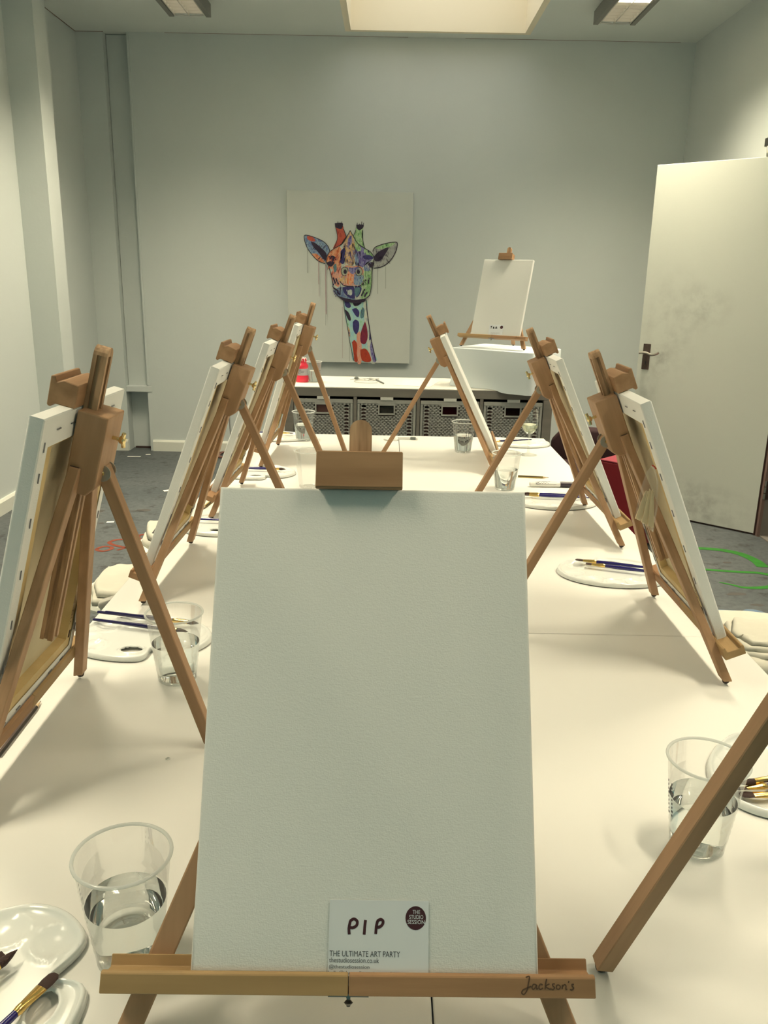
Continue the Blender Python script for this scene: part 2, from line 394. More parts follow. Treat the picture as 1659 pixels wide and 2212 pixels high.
# back wall with a recessed pipe chase on the left
mb = MB()
mb.box(XL - 0.2, -2.035, YB, YB + 0.15, 0, ZC); mb.box(-1.868, XR + 0.2, YB, YB + 0.15, 0, ZC); mb.box(-2.035, -1.868, YB + 0.12, YB + 0.15, 0, ZC)
wb = struct(mb.build('wall_back', 'wall_paint'))
chase = struct(thing('trim_1', 'boxed-in pipe chase recessed in the far wall at the left', None))
MB().box(-2.033, -1.870, YB + 0.065, YB + 0.119, 0.50, ZC - 0.003).bevel(0.003).build('cover_panel', 'wall_paint', chase)
MB().box(-2.033, -1.832, YB - 0.006, YB + 0.07, 0.466, 0.512).bevel(0.004).build('panel_cap', 'wall_paint', chase)
MB().box(-1.866, -1.853, YB - 0.006, YB, 0.52, ZC - 0.01).build('cover_bead', 'wall_paint', chase)
MB().box(-2.02, -1.87, YB + 0.10, YB + 0.121, 0.0, 0.012).build('floor_gap', 'dark_gap', chase)
# left wall with a pilaster
mb = MB(); mb.box(XL - 0.15, XL, YF, YB, 0, ZC)
mb.loft([[(XL, 5.27, z), (-2.050, 5.27, z), (-2.050, 5.46, z), (XL, 5.46, z)] for z in (0, ZC - 0.001)])
struct(mb.build('wall_left', 'wall_paint'))
# right wall with the doorway
DY0, DY1, DZ = 3.66, 4.485, 2.02
mb = MB(); mb.box(XR, XR + 0.15, DY1, YB, 0, ZC); mb.box(XR, XR + 0.15, YF, DY0, 0, ZC); mb.box(XR, XR + 0.15, DY0, DY1, DZ, ZC)
struct(mb.build('wall_right', 'wall_paint'))
mb = MB(); mb.box(3.25, 3.4, 2.6, 5.6, 0, ZC); mb.box(XR + 0.15, 3.4, 2.5, 2.6, 0, ZC); mb.box(XR + 0.15, 3.4, 5.6, 5.7, 0, ZC); mb.box(XR + 0.15, 3.4, 2.5, 5.7, 2.4, 2.5)  # unseen shell added beyond the doorway to stop sky light leaking in
struct(mb.build('hall_light_block', 'reveal_paint'))
# front wall (behind the camera) with a wide window
mb = MB(); WX, WZ0, WZ1 = 1.6, 0.90, 2.34
mb.box(XL, -WX, YF - 0.15, YF, 0, ZC); mb.box(WX, XR, YF - 0.15, YF, 0, ZC); mb.box(-WX, WX, YF - 0.15, YF, 0, WZ0); mb.box(-WX, WX, YF - 0.15, YF, WZ1, ZC)
struct(mb.build('wall_front', 'wall_paint'))
win1 = struct(thing('window_1', 'wide daylight window in the wall behind the viewer', None))
mb = MB()
for x in (-WX + 0.025, -0.53, 0.53, WX - 0.025): mb.box(x - 0.025, x + 0.025, YF - 0.10, YF - 0.05, WZ0, WZ1)
for z in (WZ0 + 0.025, WZ1 - 0.025): mb.box(-WX, WX, YF - 0.10, YF - 0.05, z - 0.025, z + 0.025)
mb.build('window_frame', 'white_trim', win1)
MB().box(-WX, WX, YF - 0.078, YF - 0.072, WZ0, WZ1).build('window_pane', 'tinted_glass', win1)
# skirting boards
def skirt(name, x0, y0, x1, y1, nx, ny, parent=None):
    t, h = 0.018, 0.088
    pr = [(0, 0), (t, 0), (t, h - 0.014), (t - 0.009, h), (0, h)]
    mb = MB(); mb.loft([[(x + nx * a, y + ny * a, z) for a, z in pr] for x, y in ((x0, y0), (x1, y1))])
    o = mb.build(name, 'skirting_paint', parent); return o if parent else struct(o)
bb = skirt('baseboard_back', -1.845, YB, XR, YB, 0, -1)
skirt('baseboard_piece', XL, YB, -2.04, YB, 0, -1, bb)
skirt('baseboard_left', XL, YF, XL, 5.26, 1, 0); skirt('baseboard_right', XR, DY1 + 0.05, XR, YB, -1, 0)
# door frame and hinge-side reveal
tr2 = struct(thing('trim_2', 'timber door lining with dark stop in the right wall', None))
MB().box(XR - 0.002, XR + 0.16, DY1 - 0.03, DY1, 0, DZ).build('door_jamb', 'reveal_paint', tr2)
MB().box(XR - 0.002, XR + 0.16, DY0, DY0 + 0.03, 0, DZ).build('door_jamb', 'reveal_paint', tr2)
MB().box(XR - 0.002, XR + 0.16, DY0 + 0.03, DY1 - 0.03, DZ - 0.03, DZ).build('door_head', 'reveal_paint', tr2)
MB().box(XR - 0.012, XR + 0.004, DY1 - 0.036, DY1 - 0.012, 0, DZ - 0.03).build('door_stop', 'door_stop', tr2)
MB().box(XR - 0.02, XR + 0.002, DY1 - 0.012, DY1 - 0.002, 0, DZ - 0.03).build('door_gap', 'dark_gap', tr2)
MB().box(XR + 0.004, XR + 0.16, DY0, DY1, 0.0, 0.006).build('threshold', 'reveal_paint', tr2)
# the door itself, swung open
door = struct(thing('door_1', 'grubby white painted door standing open at the right', None, (2.095, 4.475, 0), (0, 0, math.atan2(0.66, -0.75))))
MB().box(0, 0.80, -0.044, 0, 0.010, 2.0).bevel(0.002).build('door_leaf', 'door_paint', door)
MB().box(0.0, 0.80, -0.040, -0.004, 0.003, 0.010).build('door_sweep', 'dark_gap', door)
mb = MB(); mb.box(0.727, 0.772, 0, 0.003, 0.867, 1.016); pl = mb.bevel(0.001).build('handle_plate', 'rusty_metal', door)
mb = MB(); mb.tube([(0.752, 0.003, 0.966), (0.752, 0.045, 0.966)], 0.009, 10)
mb.tube(smoothpath([(0.775, 0.045, 0.964), (0.752, 0.047, 0.968), (0.725, 0.050, 0.966), (0.700, 0.050, 0.958), (0.675, 0.048, 0.962), (0.655, 0.046, 0.974)]), 0.007, 8)
mb.build('lever', 'dull_steel', door, smooth=True)
mb = MB(); mb.lathe([(0.0045, 0.0032), (0.0045, 0.0036)], 12, 'y', (0.749, 0, 0.910), cap=True); mb.box(0.7468, 0.7512, 0.0032, 0.0036, 0.895, 0.908)
mb.build('keyhole', 'ink_black', door)
for z in (0.27, 1.75):
    hg = MB().box(-0.03, 0.002, -0.052, -0.044, z - 0.055, z + 0.055).build('hinge', 'rusty_metal', door)
for z in (0.27, 1.75):
    mb = MB(); mb.box(XR + 0.004, XR + 0.055, DY1 - 0.033, DY1 - 0.030, z - 0.055, z + 0.055)
    h = mb.build('hinge', 'rusty_metal', tr2)
    for k in range(3): MB().lathe([(0.007, z - 0.05 + k * 0.036), (0.007, z - 0.02 + k * 0.036)], 8, 'z', (XR - 0.004, DY1 - 0.036, 0), cap=True).build('hinge_knuckle', 'dull_steel', h)
# small closer bracket on the wall above the door
cl = thing('door_closer', 'small dark closer bracket on the right wall above the open door', 'bracket', (XR, 4.985, 2.125))
MB().box(-0.03, -0.001, -0.03, 0.03, -0.02, 0.025).bevel(0.004).build('closer_body', 'dark_steel', cl)
MB().tube([(-0.02, 0.0, -0.01), (-0.03, -0.03, -0.06), (-0.02, -0.02, -0.16)], 0.006, 8).build('closer_arm', 'dull_steel', cl)
# painted scribbles and wear on the concrete
def floor_mark(name, pts, wd, mtl, closed=False):
    p = smoothpath([(x, y, 0) for x, y in pts] + ([(pts[0][0], pts[0][1], 0)] if closed else []), 8)
    if isinstance(wd, (list, tuple)): wd = [wd[0] + (wd[1] - wd[0]) * i / (len(p) - 1) for i in range(len(p))]
    return MB().ribbon(p, wd, (0, 0, 1), 0.0012).build(name, mtl, FLOOR)
floor_mark('painted_ring', [(-1.472, 4.013), (-1.449, 4.050), (-1.412, 4.045), (-1.397, 4.018), (-1.421, 3.980), (-1.455, 3.985)], 0.020, 'floor_orange', True)
floor_mark('painted_line', [(-1.33, 4.176), (-1.38, 4.176), (-1.423, 4.162), (-1.442, 4.12), (-1.412, 4.083), (-1.361, 4.053), (-1.33, 4.044), (-1.30, 4.05)], 0.022, 'floor_orange')
floor_mark('painted_line', [(-1.329, 4.039), (-1.345, 4.02), (-1.362, 3.995)], 0.016, 'floor_orange')
floor_mark('painted_line', [(-1.27, 4.275), (-1.303, 4.265), (-1.321, 4.25), (-1.32, 4.215), (-1.297, 4.181), (-1.27, 4.171)], 0.022, 'floor_orange')
floor_mark('painted_line', [(-1.25, 4.11), (-1.236, 4.128), (-1.20, 4.146), (-1.16, 4.15)], 0.022, 'floor_orange')
floor_mark('painted_line', [(1.55, 4.20), (1.64, 4.217), (1.684, 4.214), (1.757, 4.205), (1.827, 4.178), (1.883, 4.12), (1.911, 4.026), (1.908, 3.929)], (0.03, 0.062), 'floor_green')
floor_mark('painted_line', [(1.50, 3.885), (1.599, 3.878), (1.684, 3.861), (1.772, 3.85), (1.844, 3.843), (1.884, 3.819), (1.951, 3.755)], (0.026, 0.034), 'floor_green')
floor_mark('painted_line', [(1.60, 3.70), (1.648, 3.668), (1.684, 3.638), (1.736, 3.633), (1.809, 3.647), (1.90, 3.69)], (0.012, 0.042), 'floor_green')
floor_mark('painted_ring', [(1.561, 3.311), (1.585, 3.345), (1.62, 3.351), (1.647, 3.315), (1.62, 3.28), (1.588, 3.276)], 0.032, 'floor_blue', True)
floor_mark('painted_line', [(1.44, 3.352), (1.468, 3.348), (1.54, 3.342)], 0.02, 'floor_blue')
mb = MB()
for (x, y, rx, ry) in ((-1.44, 4.74, 0.05, 0.03), (-1.48, 4.72, 0.06, 0.010), (-1.69, 4.70, 0.035, 0.03), (-1.60, 4.46, 0.02, 0.012), (1.70, 4.35, 0.03, 0.02), (1.75, 3.99, 0.025, 0.015), (1.62, 3.55, 0.05, 0.02), (1.66, 3.42, 0.03, 0.014)):
    mb.poly([(x + rx * math.cos(a) * (0.7 + 0.5 * random.random()), y + ry * math.sin(a) * (0.7 + 0.5 * random.random()), 0.0008) for a in [2 * math.pi * k / 14 for k in range(14)]])
o = mb.build('stain', 'floor_stain', FLOOR); o['kind'] = 'stuff'

ck = struct(thing('trim_3', 'hairline crack where the walls meet the ceiling', None))
for k, pts in enumerate(([(XL, 5.6, ZC), (XL, 6.1, ZC), (XL, YB, ZC)], [(XL, YB, ZC), (-2.03, YB, ZC)], [(-1.6, YB, ZC), (-0.9, YB, ZC), (0.1, YB, ZC)], [(0.5, YB, ZC), (1.3, YB, ZC), (2.0, YB, ZC)])):
    MB().tube(pts, 0.0035 if k < 2 else 0.0022, 6).build('crack', 'door_stop', ck)
# ------------------------------------------------------------------ ceiling lights
def ceiling_light(x, yc, label, power=1.0):
    L, W_, zc = 1.46, 0.20, ZC
    t = thing('ceiling_light', label, 'light', (x, yc, zc - 0.075), (0, 0, 0), 'louvred fluorescent ceiling lights')
    mb = MB(); e = 0.012
    mb.box(-W_ / 2 - 0.03, -W_ / 2, -L / 2, L / 2, 0, 0.074); mb.box(W_ / 2, W_ / 2 + 0.03, -L / 2, L / 2, 0, 0.074)
    mb.box(-W_ / 2, W_ / 2, -L / 2, -L / 2 + e, 0.02, 0.074); mb.box(-W_ / 2, W_ / 2, L / 2 - e, L / 2, 0.02, 0.074)
    mb.box(-W_ / 2, W_ / 2, -L / 2, L / 2, 0.066, 0.074)
    mb.build('housing', 'lamp_housing', t)
    for y in (-L / 2 + 0.004, L / 2 - 0.004):
        MB().tube([(-W_ / 2, y, 0.012), (0, y, 0.004), (W_ / 2, y, 0.012)], 0.005, 6).build('end_trim', 'clear_acrylic', t)
    for xx in (-0.0075, -W_ / 2 + 0.004, W_ / 2 - 0.010): MB().box(xx, xx + 0.006, -L / 2 + e, L / 2 - e, 0.004, 0.040).build('louvre_rail', 'lamp_louvre', t)
    mb = MB(); y = -L / 2 + 0.05
    while y < L / 2 - 0.03:
        mb.box(-W_ / 2 + 0.006, W_ / 2 - 0.006, y, y + 0.003, 0.008, 0.038); y += 0.062
    o = mb.build('louvre_blade', 'lamp_louvre', t); o['kind'] = 'stuff'
    for xx in (-0.048, 0.048): MB().tube([(xx, -L / 2 + 0.04, 0.050), (xx, L / 2 - 0.04, 0.050)], 0.009, 10).build('tube', 'lamp_tube', t, smooth=True)
    l = bpy.data.lights.new('tube_light', 'AREA'); l.shape = 'RECTANGLE'; l.size = 0.17; l.size_y = 0.95; l.energy = LAMP_W * power; l.color = LAMP_COL; l.spread = LAMP_SPREAD
    lo = bpy.data.objects.new('tube_light', l); C.objects.link(lo); lo.parent = t; lo.location = (0, -0.17, 0.041)
    return t
for yc, nm, pw in ((5.06, 'nearest the far wall', 1.15), (2.90, 'second row from the far wall, out of frame', 0.9), (0.98, 'third row, over the near table end, out of frame', 0.53), (-1.40, 'last row, behind the viewer', 0.15)):
    ceiling_light(1.37, yc, 'right-hand louvred ceiling light, ' + nm, pw)
    ceiling_light(-1.27, yc, 'left-hand louvred ceiling light, ' + nm, pw)

# ================================================================== TABLES
XS = 0.0524
def table(x0, x1, y0, y1, label):
    t = thing('table', label, 'table', ((x0 + x1) / 2, (y0 + y1) / 2, 0), (0, 0, 0), 'white tables pushed together')
    hx, hy = (x1 - x0) / 2, (y1 - y0) / 2
    MB().box(-hx, hx, -hy, hy, TZ - 0.034, TZ).bevel(0.0012, 1).build('tabletop', 'table_white', t)
    for sx in (-1, 1):
        for sy in (-1, 1):
            MB().lathe([(0.02, 0), (0.02, TZ - 0.0345)], 16, 'z', (sx * (hx - 0.055), sy * (hy - 0.055), 0), cap=True).build('leg', 'stool_leg', t, smooth=True)
G_ = 0.0009
YT = [0.445, 1.4292, 2.4133, 3.3975]
rows = ('nearest the viewer', 'in the middle of the run', 'at the far end of the run')
for k in range(3):
    table(-0.5508, XS - G_, YT[k] + G_, YT[k + 1] - G_, 'white rectangular table in the left row, ' + rows[k])
    table(XS + G_, 0.6573, YT[k] + G_, YT[k + 1] - G_, 'white rectangular table in the right row, ' + rows[k])

# ================================================================== EASELS AND CANVASES
# easel frame (tilted): x = across, -y = out of the picture side, z = up along the mast
LEG_A, LEG_S = 0.4855, 0.193
def legx(v): return LEG_S * (1 - v / LEG_A)
RL = 0.408
def base_easel():
    t = thing('table_easel', 'x', 'easel')
    for s in (-1, 1):
        d = Vector((-LEG_S / LEG_A, 0, 1)).normalized()      # slant of the leg
        hw, k = 0.0105, 1 / d.z
        def sec(v, y0=0.0, y1=0.014, drop=0.0):
            x = legx(v); return [(s * (x - hw * k), y0, v + drop * 0), (s * (x + hw * k), y0, v), (s * (x + hw * k), y1, v + drop), (s * (x - hw * k), y1, v + drop)]
        mb = MB(); mb.loft([sec(0.006, drop=0.0055), sec(0.418)]); lg = mb.bevel(0.0015).build('leg', 'beech', t)
        x = legx(0.003); MB().lathe([(0.004, 0.001), (0.0058, 0.003), (0.0058, 0.008)], 10, 'z', (s * x, 0.0075, 0.0015), cap=True).build('foot', 'rubber', lg)
    # head block
    mb = MB()
    pr = [(0.0, 0.384), (0.0, 0.4885), (0.038, 0.4885), (0.038, 0.396), (0.028, 0.384)]
    mb.prism([(y - 0.003, z) for y, z in pr], 'x', -0.033, 0.033)
    blk = mb.bevel(0.002).build('head_block', 'beech', t)
    for s in (-1, 1): MB().box(s * 0.0335 - 0.002, s * 0.0335 + 0.002, 0.001, 0.012, 0.4165, 0.4185).build('notch', 'dark_gap', blk)
    # brass wing screw
    mb = MB(); mb.tube([(0, 0.034, 0.458), (0, 0.045, 0.458)], 0.0024, 10); mb.lathe([(0.004, 0.044), (0.0052, 0.046), (0.0052, 0.050), (0.003, 0.052)], 12, 'y', (0, 0, 0.458), cap=True)
    mb.tube([(0, 0.048, 0.458), (0.0035, 0.049, 0.4645), (0.0042, 0.0495, 0.468)], 0.0027, 8); mb.tube([(0, 0.048, 0.458), (-0.0035, 0.049, 0.4515), (-0.0042, 0.0495, 0.448)], 0.0027, 8)
    mb.build('wing_screw', 'brass', t, smooth=True)
    # sliding mast with a routed groove down its back, rounded tip
    hw = 0.0112; y0, y1 = -0.004, 0.013
    sect = [(-hw, y0), (hw, y0), (hw, 0.001), (hw - 0.0035, 0.001), (hw - 0.0035, 0.006), (hw, 0.006), (hw, y1), (0.0045, y1), (0.0045, y1 - 0.006), (-0.0045, y1 - 0.006), (-0.0045, y1), (-hw, y1), (-hw, 0.006), (-hw + 0.0035, 0.006), (-hw + 0.0035, 0.001), (-hw, 0.001)]
    mb = MB(); mb.prism(sect, 'z', 0.165, 0.556)
    cap_ = []
    for i in range(9):
        a = math.pi * i / 8; cap_.append((hw * math.cos(a), 0.556 + 0.0112 * math.sin(a)))
    mb.loft([[(x, y0, z) for x, z in cap_], [(x, y1, z) for x, z in cap_]])
    ms = mb.build('mast', 'beech_fleck', t)
    # top clamp: block with a lip that holds the canvas edge
    pr = [(-0.004, 0.4905), (-0.004, 0.519), (-0.022, 0.521), (-0.030, 0.517), (-0.0335, 0.524), (-0.038, 0.523), (-0.0375, 0.487), (-0.0335, 0.4855), (-0.030, 0.4905)]
    MB().prism(pr, 'x', -0.0415, 0.0415).bevel(0.001, 1).build('clamp_block', 'beech_dark', t)
    # bottom ledge in two hinged halves, channel for the canvas
    pr = [(0.001, 0.0500), (0.001, 0.0715), (-0.0035, 0.0730), (-0.0050, 0.0635), (-0.0265, 0.0625), (-0.0280, 0.0672), (-0.0305, 0.0675), (-0.0330, 0.0655), (-0.0330, 0.0500)]
    MB().prism([(y, z) for y, z in pr], 'x', -0.2065, -0.0004).bevel(0.0007, 1).build('ledge', 'beech_pale', t)
    MB().prism([(y, z) for y, z in pr], 'x', 0.0004, 0.2065).bevel(0.0007, 1).build('ledge', 'beech_cross', t)
    mb = MB(); mb.box(-0.017, -0.001, -0.030, -0.008, 0.0485, 0.0502); mb.box(0.001, 0.017, -0.030, -0.008, 0.0485, 0.0502); mb.tube([(0, -0.030, 0.0488), (0, -0.008, 0.0488)], 0.002, 8)
    mb.build('ledge_hinge', 'dark_steel', t)
    mb = MB(); mb.tube([(0.0, -0.020, 0.0485), (0.0, -0.020, 0.0385)], 0.0016, 8); mb.lathe([(0.002, 0.0395), (0.004, 0.0415), (0.002, 0.0435)], 10, 'z', (0, -0.020, 0), cap=True)
    mb.build('ledge_screw', 'dark_steel', t, smooth=True)
    # metal bracket plates for the back leg
    for s in (-1, 1):
        mb = MB()
        ring = [(s * 0.0118, 0.034 + 0.011 * math.cos(a), 0.412 + 0.011 * math.sin(a)) for a in [2 * math.pi * k / 16 for k in range(16)]]
        mb.loft([ring, [(x - s * 0.0016, y, z) for x, y, z in ring]])
        mb.box(min(s * 0.0118, s * 0.0102), max(s * 0.0118, s * 0.0102), 0.022, 0.034, 0.401, 0.423)
        bp_ = mb.build('bracket_plate', 'hinge_steel', t)
        MB().lathe([(0.0032, s * 0.0118), (0.0022, s * 0.0142)], 10, 'x', (0, 0.034, 0.412), cap=True).build('rivet', 'brass', bp_)
    # back leg, swings about the bracket
    mb = MB(); mb.loft([[(-0.0095, -0.0075, -RL + 0.006), (0.0095, -0.0075, -RL + 0.006), (0.0095, 0.0075, -RL + 0.001), (-0.0095, 0.0075, -RL + 0.001)], [(-0.0098, -0.0078, 0.006), (0.0098, -0.0078, 0.006), (0.0098, 0.0078, 0.006), (-0.0098, 0.0078, 0.006)], [(-0.0098, -0.003, 0.012), (0.0098, -0.003, 0.012), (0.0098, 0.003, 0.012), (-0.0098, 0.003, 0.012)]])
    rl = mb.bevel(0.001, 1).build('back_leg', 'beech', t)
    MB().lathe([(0.004, -RL - 0.003), (0.006, -RL), (0.006, -RL + 0.006)], 10, 'z', cap=True).build('foot', 'rubber', rl)
    return t
def pose_easel(t, x, y, z, h, tilt):
    tr = R(tilt)
    # tilted about the front feet; lift so the front foot touches
    t.matrix_world = Matrix.Translation((x, y, z + 0.0042)) @ Matrix.Rotation(R(h + 90), 4, 'Z') @ Matrix.Rotation(-tr, 4, 'X')
    zh = 0.412 * math.cos(tr) - 0.034 * math.sin(tr) + 0.0005
    beta = math.acos(min(1, zh / RL))
    for ch in t.children:
        if ch.name.startswith('back_leg'):
            ch.location = (0, 0.034, 0.412); ch.rotation_euler = (beta + tr, 0, 0)
EASELS = {
 'F': (-0.0224, 0.5528, TZ, -89.34, 29.61, 0.0134, 'beech table easel in the foreground facing the viewer'),
 'L1': (-0.4973, 1.0246, TZ, 180.3, 15.02, -0.0111, 'beech easel on the left table edge, nearest of the four there'),
 'L2': (-0.4839, 1.7244, TZ, 179.1, 20.89, -0.0006, 'beech easel on the left side, second from the viewer'),
 'L3': (-0.4666, 2.3217, TZ, 177.7, 21.02, 0.0089, 'beech easel on the left side, third from the viewer'),
 'L4': (-0.4286, 2.9394, TZ, 178.65, 16.98, -0.0021, 'beech easel on the left side, farthest, in front of the giraffe painting'),
 'R0': (0.568, 0.652, TZ, 1.0, 21.5, 0.0, 'beech easel at the right edge of the photo of which only the back leg shows'),
 'R1': (0.5786, 1.4317, TZ, 0.07, 23.30, -0.012, 'beech easel on the right side with a bag of wedges hanging behind it'),
 'R2': (0.5967, 2.1431, TZ, 0.6, 24.58, -0.0046, 'beech easel on the right side, beside the marker pen'),
 'R3': (0.392, 2.9103, TZ, -3.66, 26.25, 0.0014, 'beech easel on the right side, farthest, near the wine glass'),
 'T': (0.5738, 4.6642, 0.994, -122.2, 17.82, 0.017, 'beech easel standing on the white cloth-covered box, facing the viewer'),
}
CANV = {
 'F': 'blank white canvas in the foreground with the PIP card at its foot',
 'L1': 'white canvas seen from behind on the nearest left easel, stapled edge and stretcher showing',
 'L2': 'white canvas seen edge-on on the second left easel',
 'L3': 'white canvas seen edge-on on the third left easel',
 'L4': 'white canvas seen edge-on on the farthest left easel, below the giraffe painting',
 'R1': 'white canvas seen from behind on the nearest right easel, stapled, with a bag of wedges',
 'R2': 'white canvas seen from behind on the right easel beside the marker pen',
 'R3': 'white canvas seen edge-on on the farthest right easel in front of the white box',
 'T': 'blank white canvas facing the viewer on the easel on top of the white box',
}
E_OBJ = {}
proto = base_easel()
for k, v in EASELS.items():
    o = proto if k == 'F' else copy_tree(proto)
    E_OBJ[k] = o; o['label'] = v[6]; o['group'] = 'beech table easels'
for k, v in EASELS.items(): pose_easel(E_OBJ[k], *v[:5])
# hand-lettered maker's mark burned into the front ledge
def strokes(name, lines, sx, sz, x0, z0, y, wd, mtl, parent, up=(0, -1, 0), k=5):
    mb = MB()
    for ln in lines:
        pts = [(x0 + px * sx, y, z0 + pz * sz) for px, pz in ln]
        mb.ribbon(smoothpath(pts, k) if len(pts) > 2 else pts, wd, up)
    return mb.build(name, mtl, parent, recalc=False)
JACK = [
 [(2.2, 9.2), (4.2, 9.6), (3.6, 6), (2.8, 2.6), (1.2, 0.4), (0.0, 1.0), (0.6, 2.6), (2.6, 3.6), (5.0, 4.6)],
 [(7.6, 5.4), (6.2, 5.6), (5.4, 4.0), (6.0, 3.0), (7.2, 4.0), (7.8, 5.4), (7.8, 3.2), (8.6, 3.6)],
 [(11.0, 5.4), (9.8, 5.8), (9.0, 4.2), (9.6, 3.0), (11.2, 3.8)],
 [(13.2, 8.6), (12.6, 6), (12.2, 3.0)], [(14.6, 6.0), (12.6, 4.6), (14.6, 3.2), (15.2, 3.6)],
 [(17.4, 6.0), (16.2, 5.8), (16.4, 4.8), (17.2, 4.0), (16.4, 3.0), (15.4, 3.4)],
 [(19.6, 5.4), (18.4, 5.2), (18.2, 3.6), (19.4, 3.2), (20.2, 4.4), (19.6, 5.4)],
 [(21.4, 5.6), (21.2, 3.2)], [(21.3, 4.4), (22.4, 5.6), (23.2, 5.0), (23.0, 3.2), (23.8, 3.4)],
 [(24.8, 7.6), (24.5, 6.6)], [(27.4, 5.8), (26.4, 5.8), (26.4, 4.8), (27.2, 4.0), (26.4, 3.0), (25.2, 3.2)]]
def kid(o, nm, k=0):
    return [c for c in o.children if c.name.split('.')[0] == nm][k]
for e in ('F', 'T'):
    led = [c for c in E_OBJ[e].children if c.name.startswith('ledge') and c.name.split('.')[0] == 'ledge'][1]
    strokes('maker_mark', JACK, 0.0016, 0.00145, 0.1445, 0.0525, -0.03335, 0.0010, 'ink_brown', led)

CW, CH, CT = 0.1475, 0.4262, 0.0185
def base_canvas():
    t = thing('canvas', 'x', 'canvas')
    # cloth: front skin, rounded edges, folded back strip; opening at the back
    n = 5; r = 0.0035
    prof = [(0.022, 0.0008)]                                  # (inset from edge, y) starting at the folded strip
    prof += [(0.0015, 0.0), (0.0, 0.0015 * -1)]
    for i in range(n + 1):
        a = math.pi / 2 * i / n; prof.append((r - r * math.cos(a), -(CT - r) - r * math.sin(a)))
    rings = []
    for ins, y in prof:
        ring = []
        w_, b_, t_ = CW - ins, ins, CH - ins
        if ins > 0.02: t_ = CH - 0.036
        q = 8
        c4 = [(-w_, b_), (w_, b_), (w_, t_), (-w_, t_)]
        for i in range(4):
            a, c_ = c4[i], c4[(i + 1) % 4]
            for s in range(q): ring.append((a[0] + (c_[0] - a[0]) * s / q, y, a[1] + (c_[1] - a[1]) * s / q))
        rings.append(ring)
    mb = MB(); mb.loft(rings, cap=False); mb.poly(rings[-1])
    mb.build('cloth', 'canvas_white', t, smooth=True)
    MB().poly([(-CW + 0.03, -CT + 0.0045, 0.03), (CW - 0.03, -CT + 0.0045, 0.03), (CW - 0.03, -CT + 0.0045, CH - 0.03), (-CW + 0.03, -CT + 0.0045, CH - 0.03)]).build('linen_back', 'raw_linen', t)
    bw, e, y0, y1 = 0.038, 0.0016, -0.0142, -0.0004
    for x0, x1, z0, z1 in ((-CW + e, -CW + bw, e, CH - e), (CW - bw, CW - e, e, CH - e), (-CW + bw, CW - bw, e, bw), (-CW + bw, CW - bw, CH - bw, CH - e)):
        MB().box(x0, x1, y0, y1, z0, z1).build('stretcher_bar', 'pine', t)
    st = None
    pos = []
    for z in (0.05, 0.11, 0.17, 0.235, 0.30, 0.355, 0.392):
        for s in (-1, 1): pos.append((s * (CW - 0.011), z, False))
    for x in (-0.10, -0.055, 0.055, 0.10): pos += [(x, CH - 0.018, True), (x, 0.012, True)]
    for x, z, horiz in pos:
        if st is None:
            st = MB().box(-0.0006, 0.0006, 0, 0.0012, -0.006, 0.006).build('staple', 'staple', t); c_ = st
        else:
            c_ = st.copy(); C.objects.link(c_); c_.parent = t
        c_.location = (x, 0.0006, z); c_.rotation_euler = (0, R(90) if horiz else R(4), 0)
    # stamped size code on the stretcher, near a corner slot
    sb = kid(t, 'stretcher_bar', 1)
    o1 = text_part('size_stamp', 'Y112', 'ink_brown', t, 0, 0, 0.024, 0.0065, 0.0)
    o1.location = (-CW + 0.0325, 0.0003, 0.064); o1.rotation_euler = (0, R(-90), R(180))
    MB().box(-0.0022, 0.0022, 0, 0.0008, -0.006, 0.006).build('corner_slot', 'dark_gap', t, loc=(-CW + 0.030, -0.0003, 0.045))
    return t
cproto = base_canvas(); first = True; C_OBJ = {}
for k, lab in CANV.items():
    o = cproto if first else copy_tree(cproto); first = False
    C_OBJ[k] = o; o['label'] = lab; o['group'] = 'stretched canvases on the easels'
def pose_canvas(k):
    e = E_OBJ[k]; du = EASELS[k][5]
    rz = R(-1.1) if k == 'L1' else 0
    C_OBJ[k].matrix_world = e.matrix_world @ Matrix.Translation((du, -0.0056, 0.0632)) @ Matrix.Rotation(rz, 4, 'Y')
bpy.context.view_layer.update()
for k in CANV: pose_canvas(k)
for k in ('L1', 'L2', 'L3', 'L4'):     # stamp sits on the other side of these stretchers
    pass

# ------------------------------------------------------------------ name cards
def card_base(name, label):
    t = thing(name, label, 'card', (0, 0, 0), (0, 0, 0), 'name cards on the ledges')
    MB().box(-0.0425, 0.0425, -0.0004, 0.0, 0, 0.0594).build('card_sheet', 'card_white', t)
    ring = [(0.0314 + 0.0088 * math.cos(a), 0.0460 + 0.0094 * math.sin(a)) for a in [2 * math.pi * k / 32 for k in range(32)]]
    mb = MB(); mb.poly([(x, -0.00055, z) for x, z in ring]); mb.build('round_logo', 'ink_maroon', t)
    return t
U = 0.085 / 475.0
cx = lambda px: (px - 482.5) * U
cz = lambda py: 0.0594 - (py - 147) * U
c1 = card_base('name_card', 'white name card reading PIP standing at the foot of the foreground canvas')
for s_, x0, x1, yb, h in (('THE', 643, 679, 204, 18), ('STUDIO', 627, 694, 226, 18), ('SESSION', 619, 701, 248, 18)):
    text_part('logo_lettering', s_, 'card_white', c1, cx(x0), cz(yb), (x1 - x0) * U, h * U, -0.0007)
text_part('lettering', 'THE ULTIMATE ART PARTY', 'ink_grey', c1, cx(251), cz(394), 334 * U, 25 * U, -0.0006)
text_part('lettering', 'thestudiosession.co.uk', 'ink_grey', c1, cx(250), cz(420), 236 * U, 21 * U, -0.0006)
text_part('lettering', '@thestudiosession', 'ink_grey', c1, cx(250), cz(450), 191 * U, 21 * U, -0.0006)
text_part('lettering', 'hello@thestudiosession.co.uk', 'ink_grey', c1, cx(248), cz(474), 306 * U, 19 * U, -0.0006)
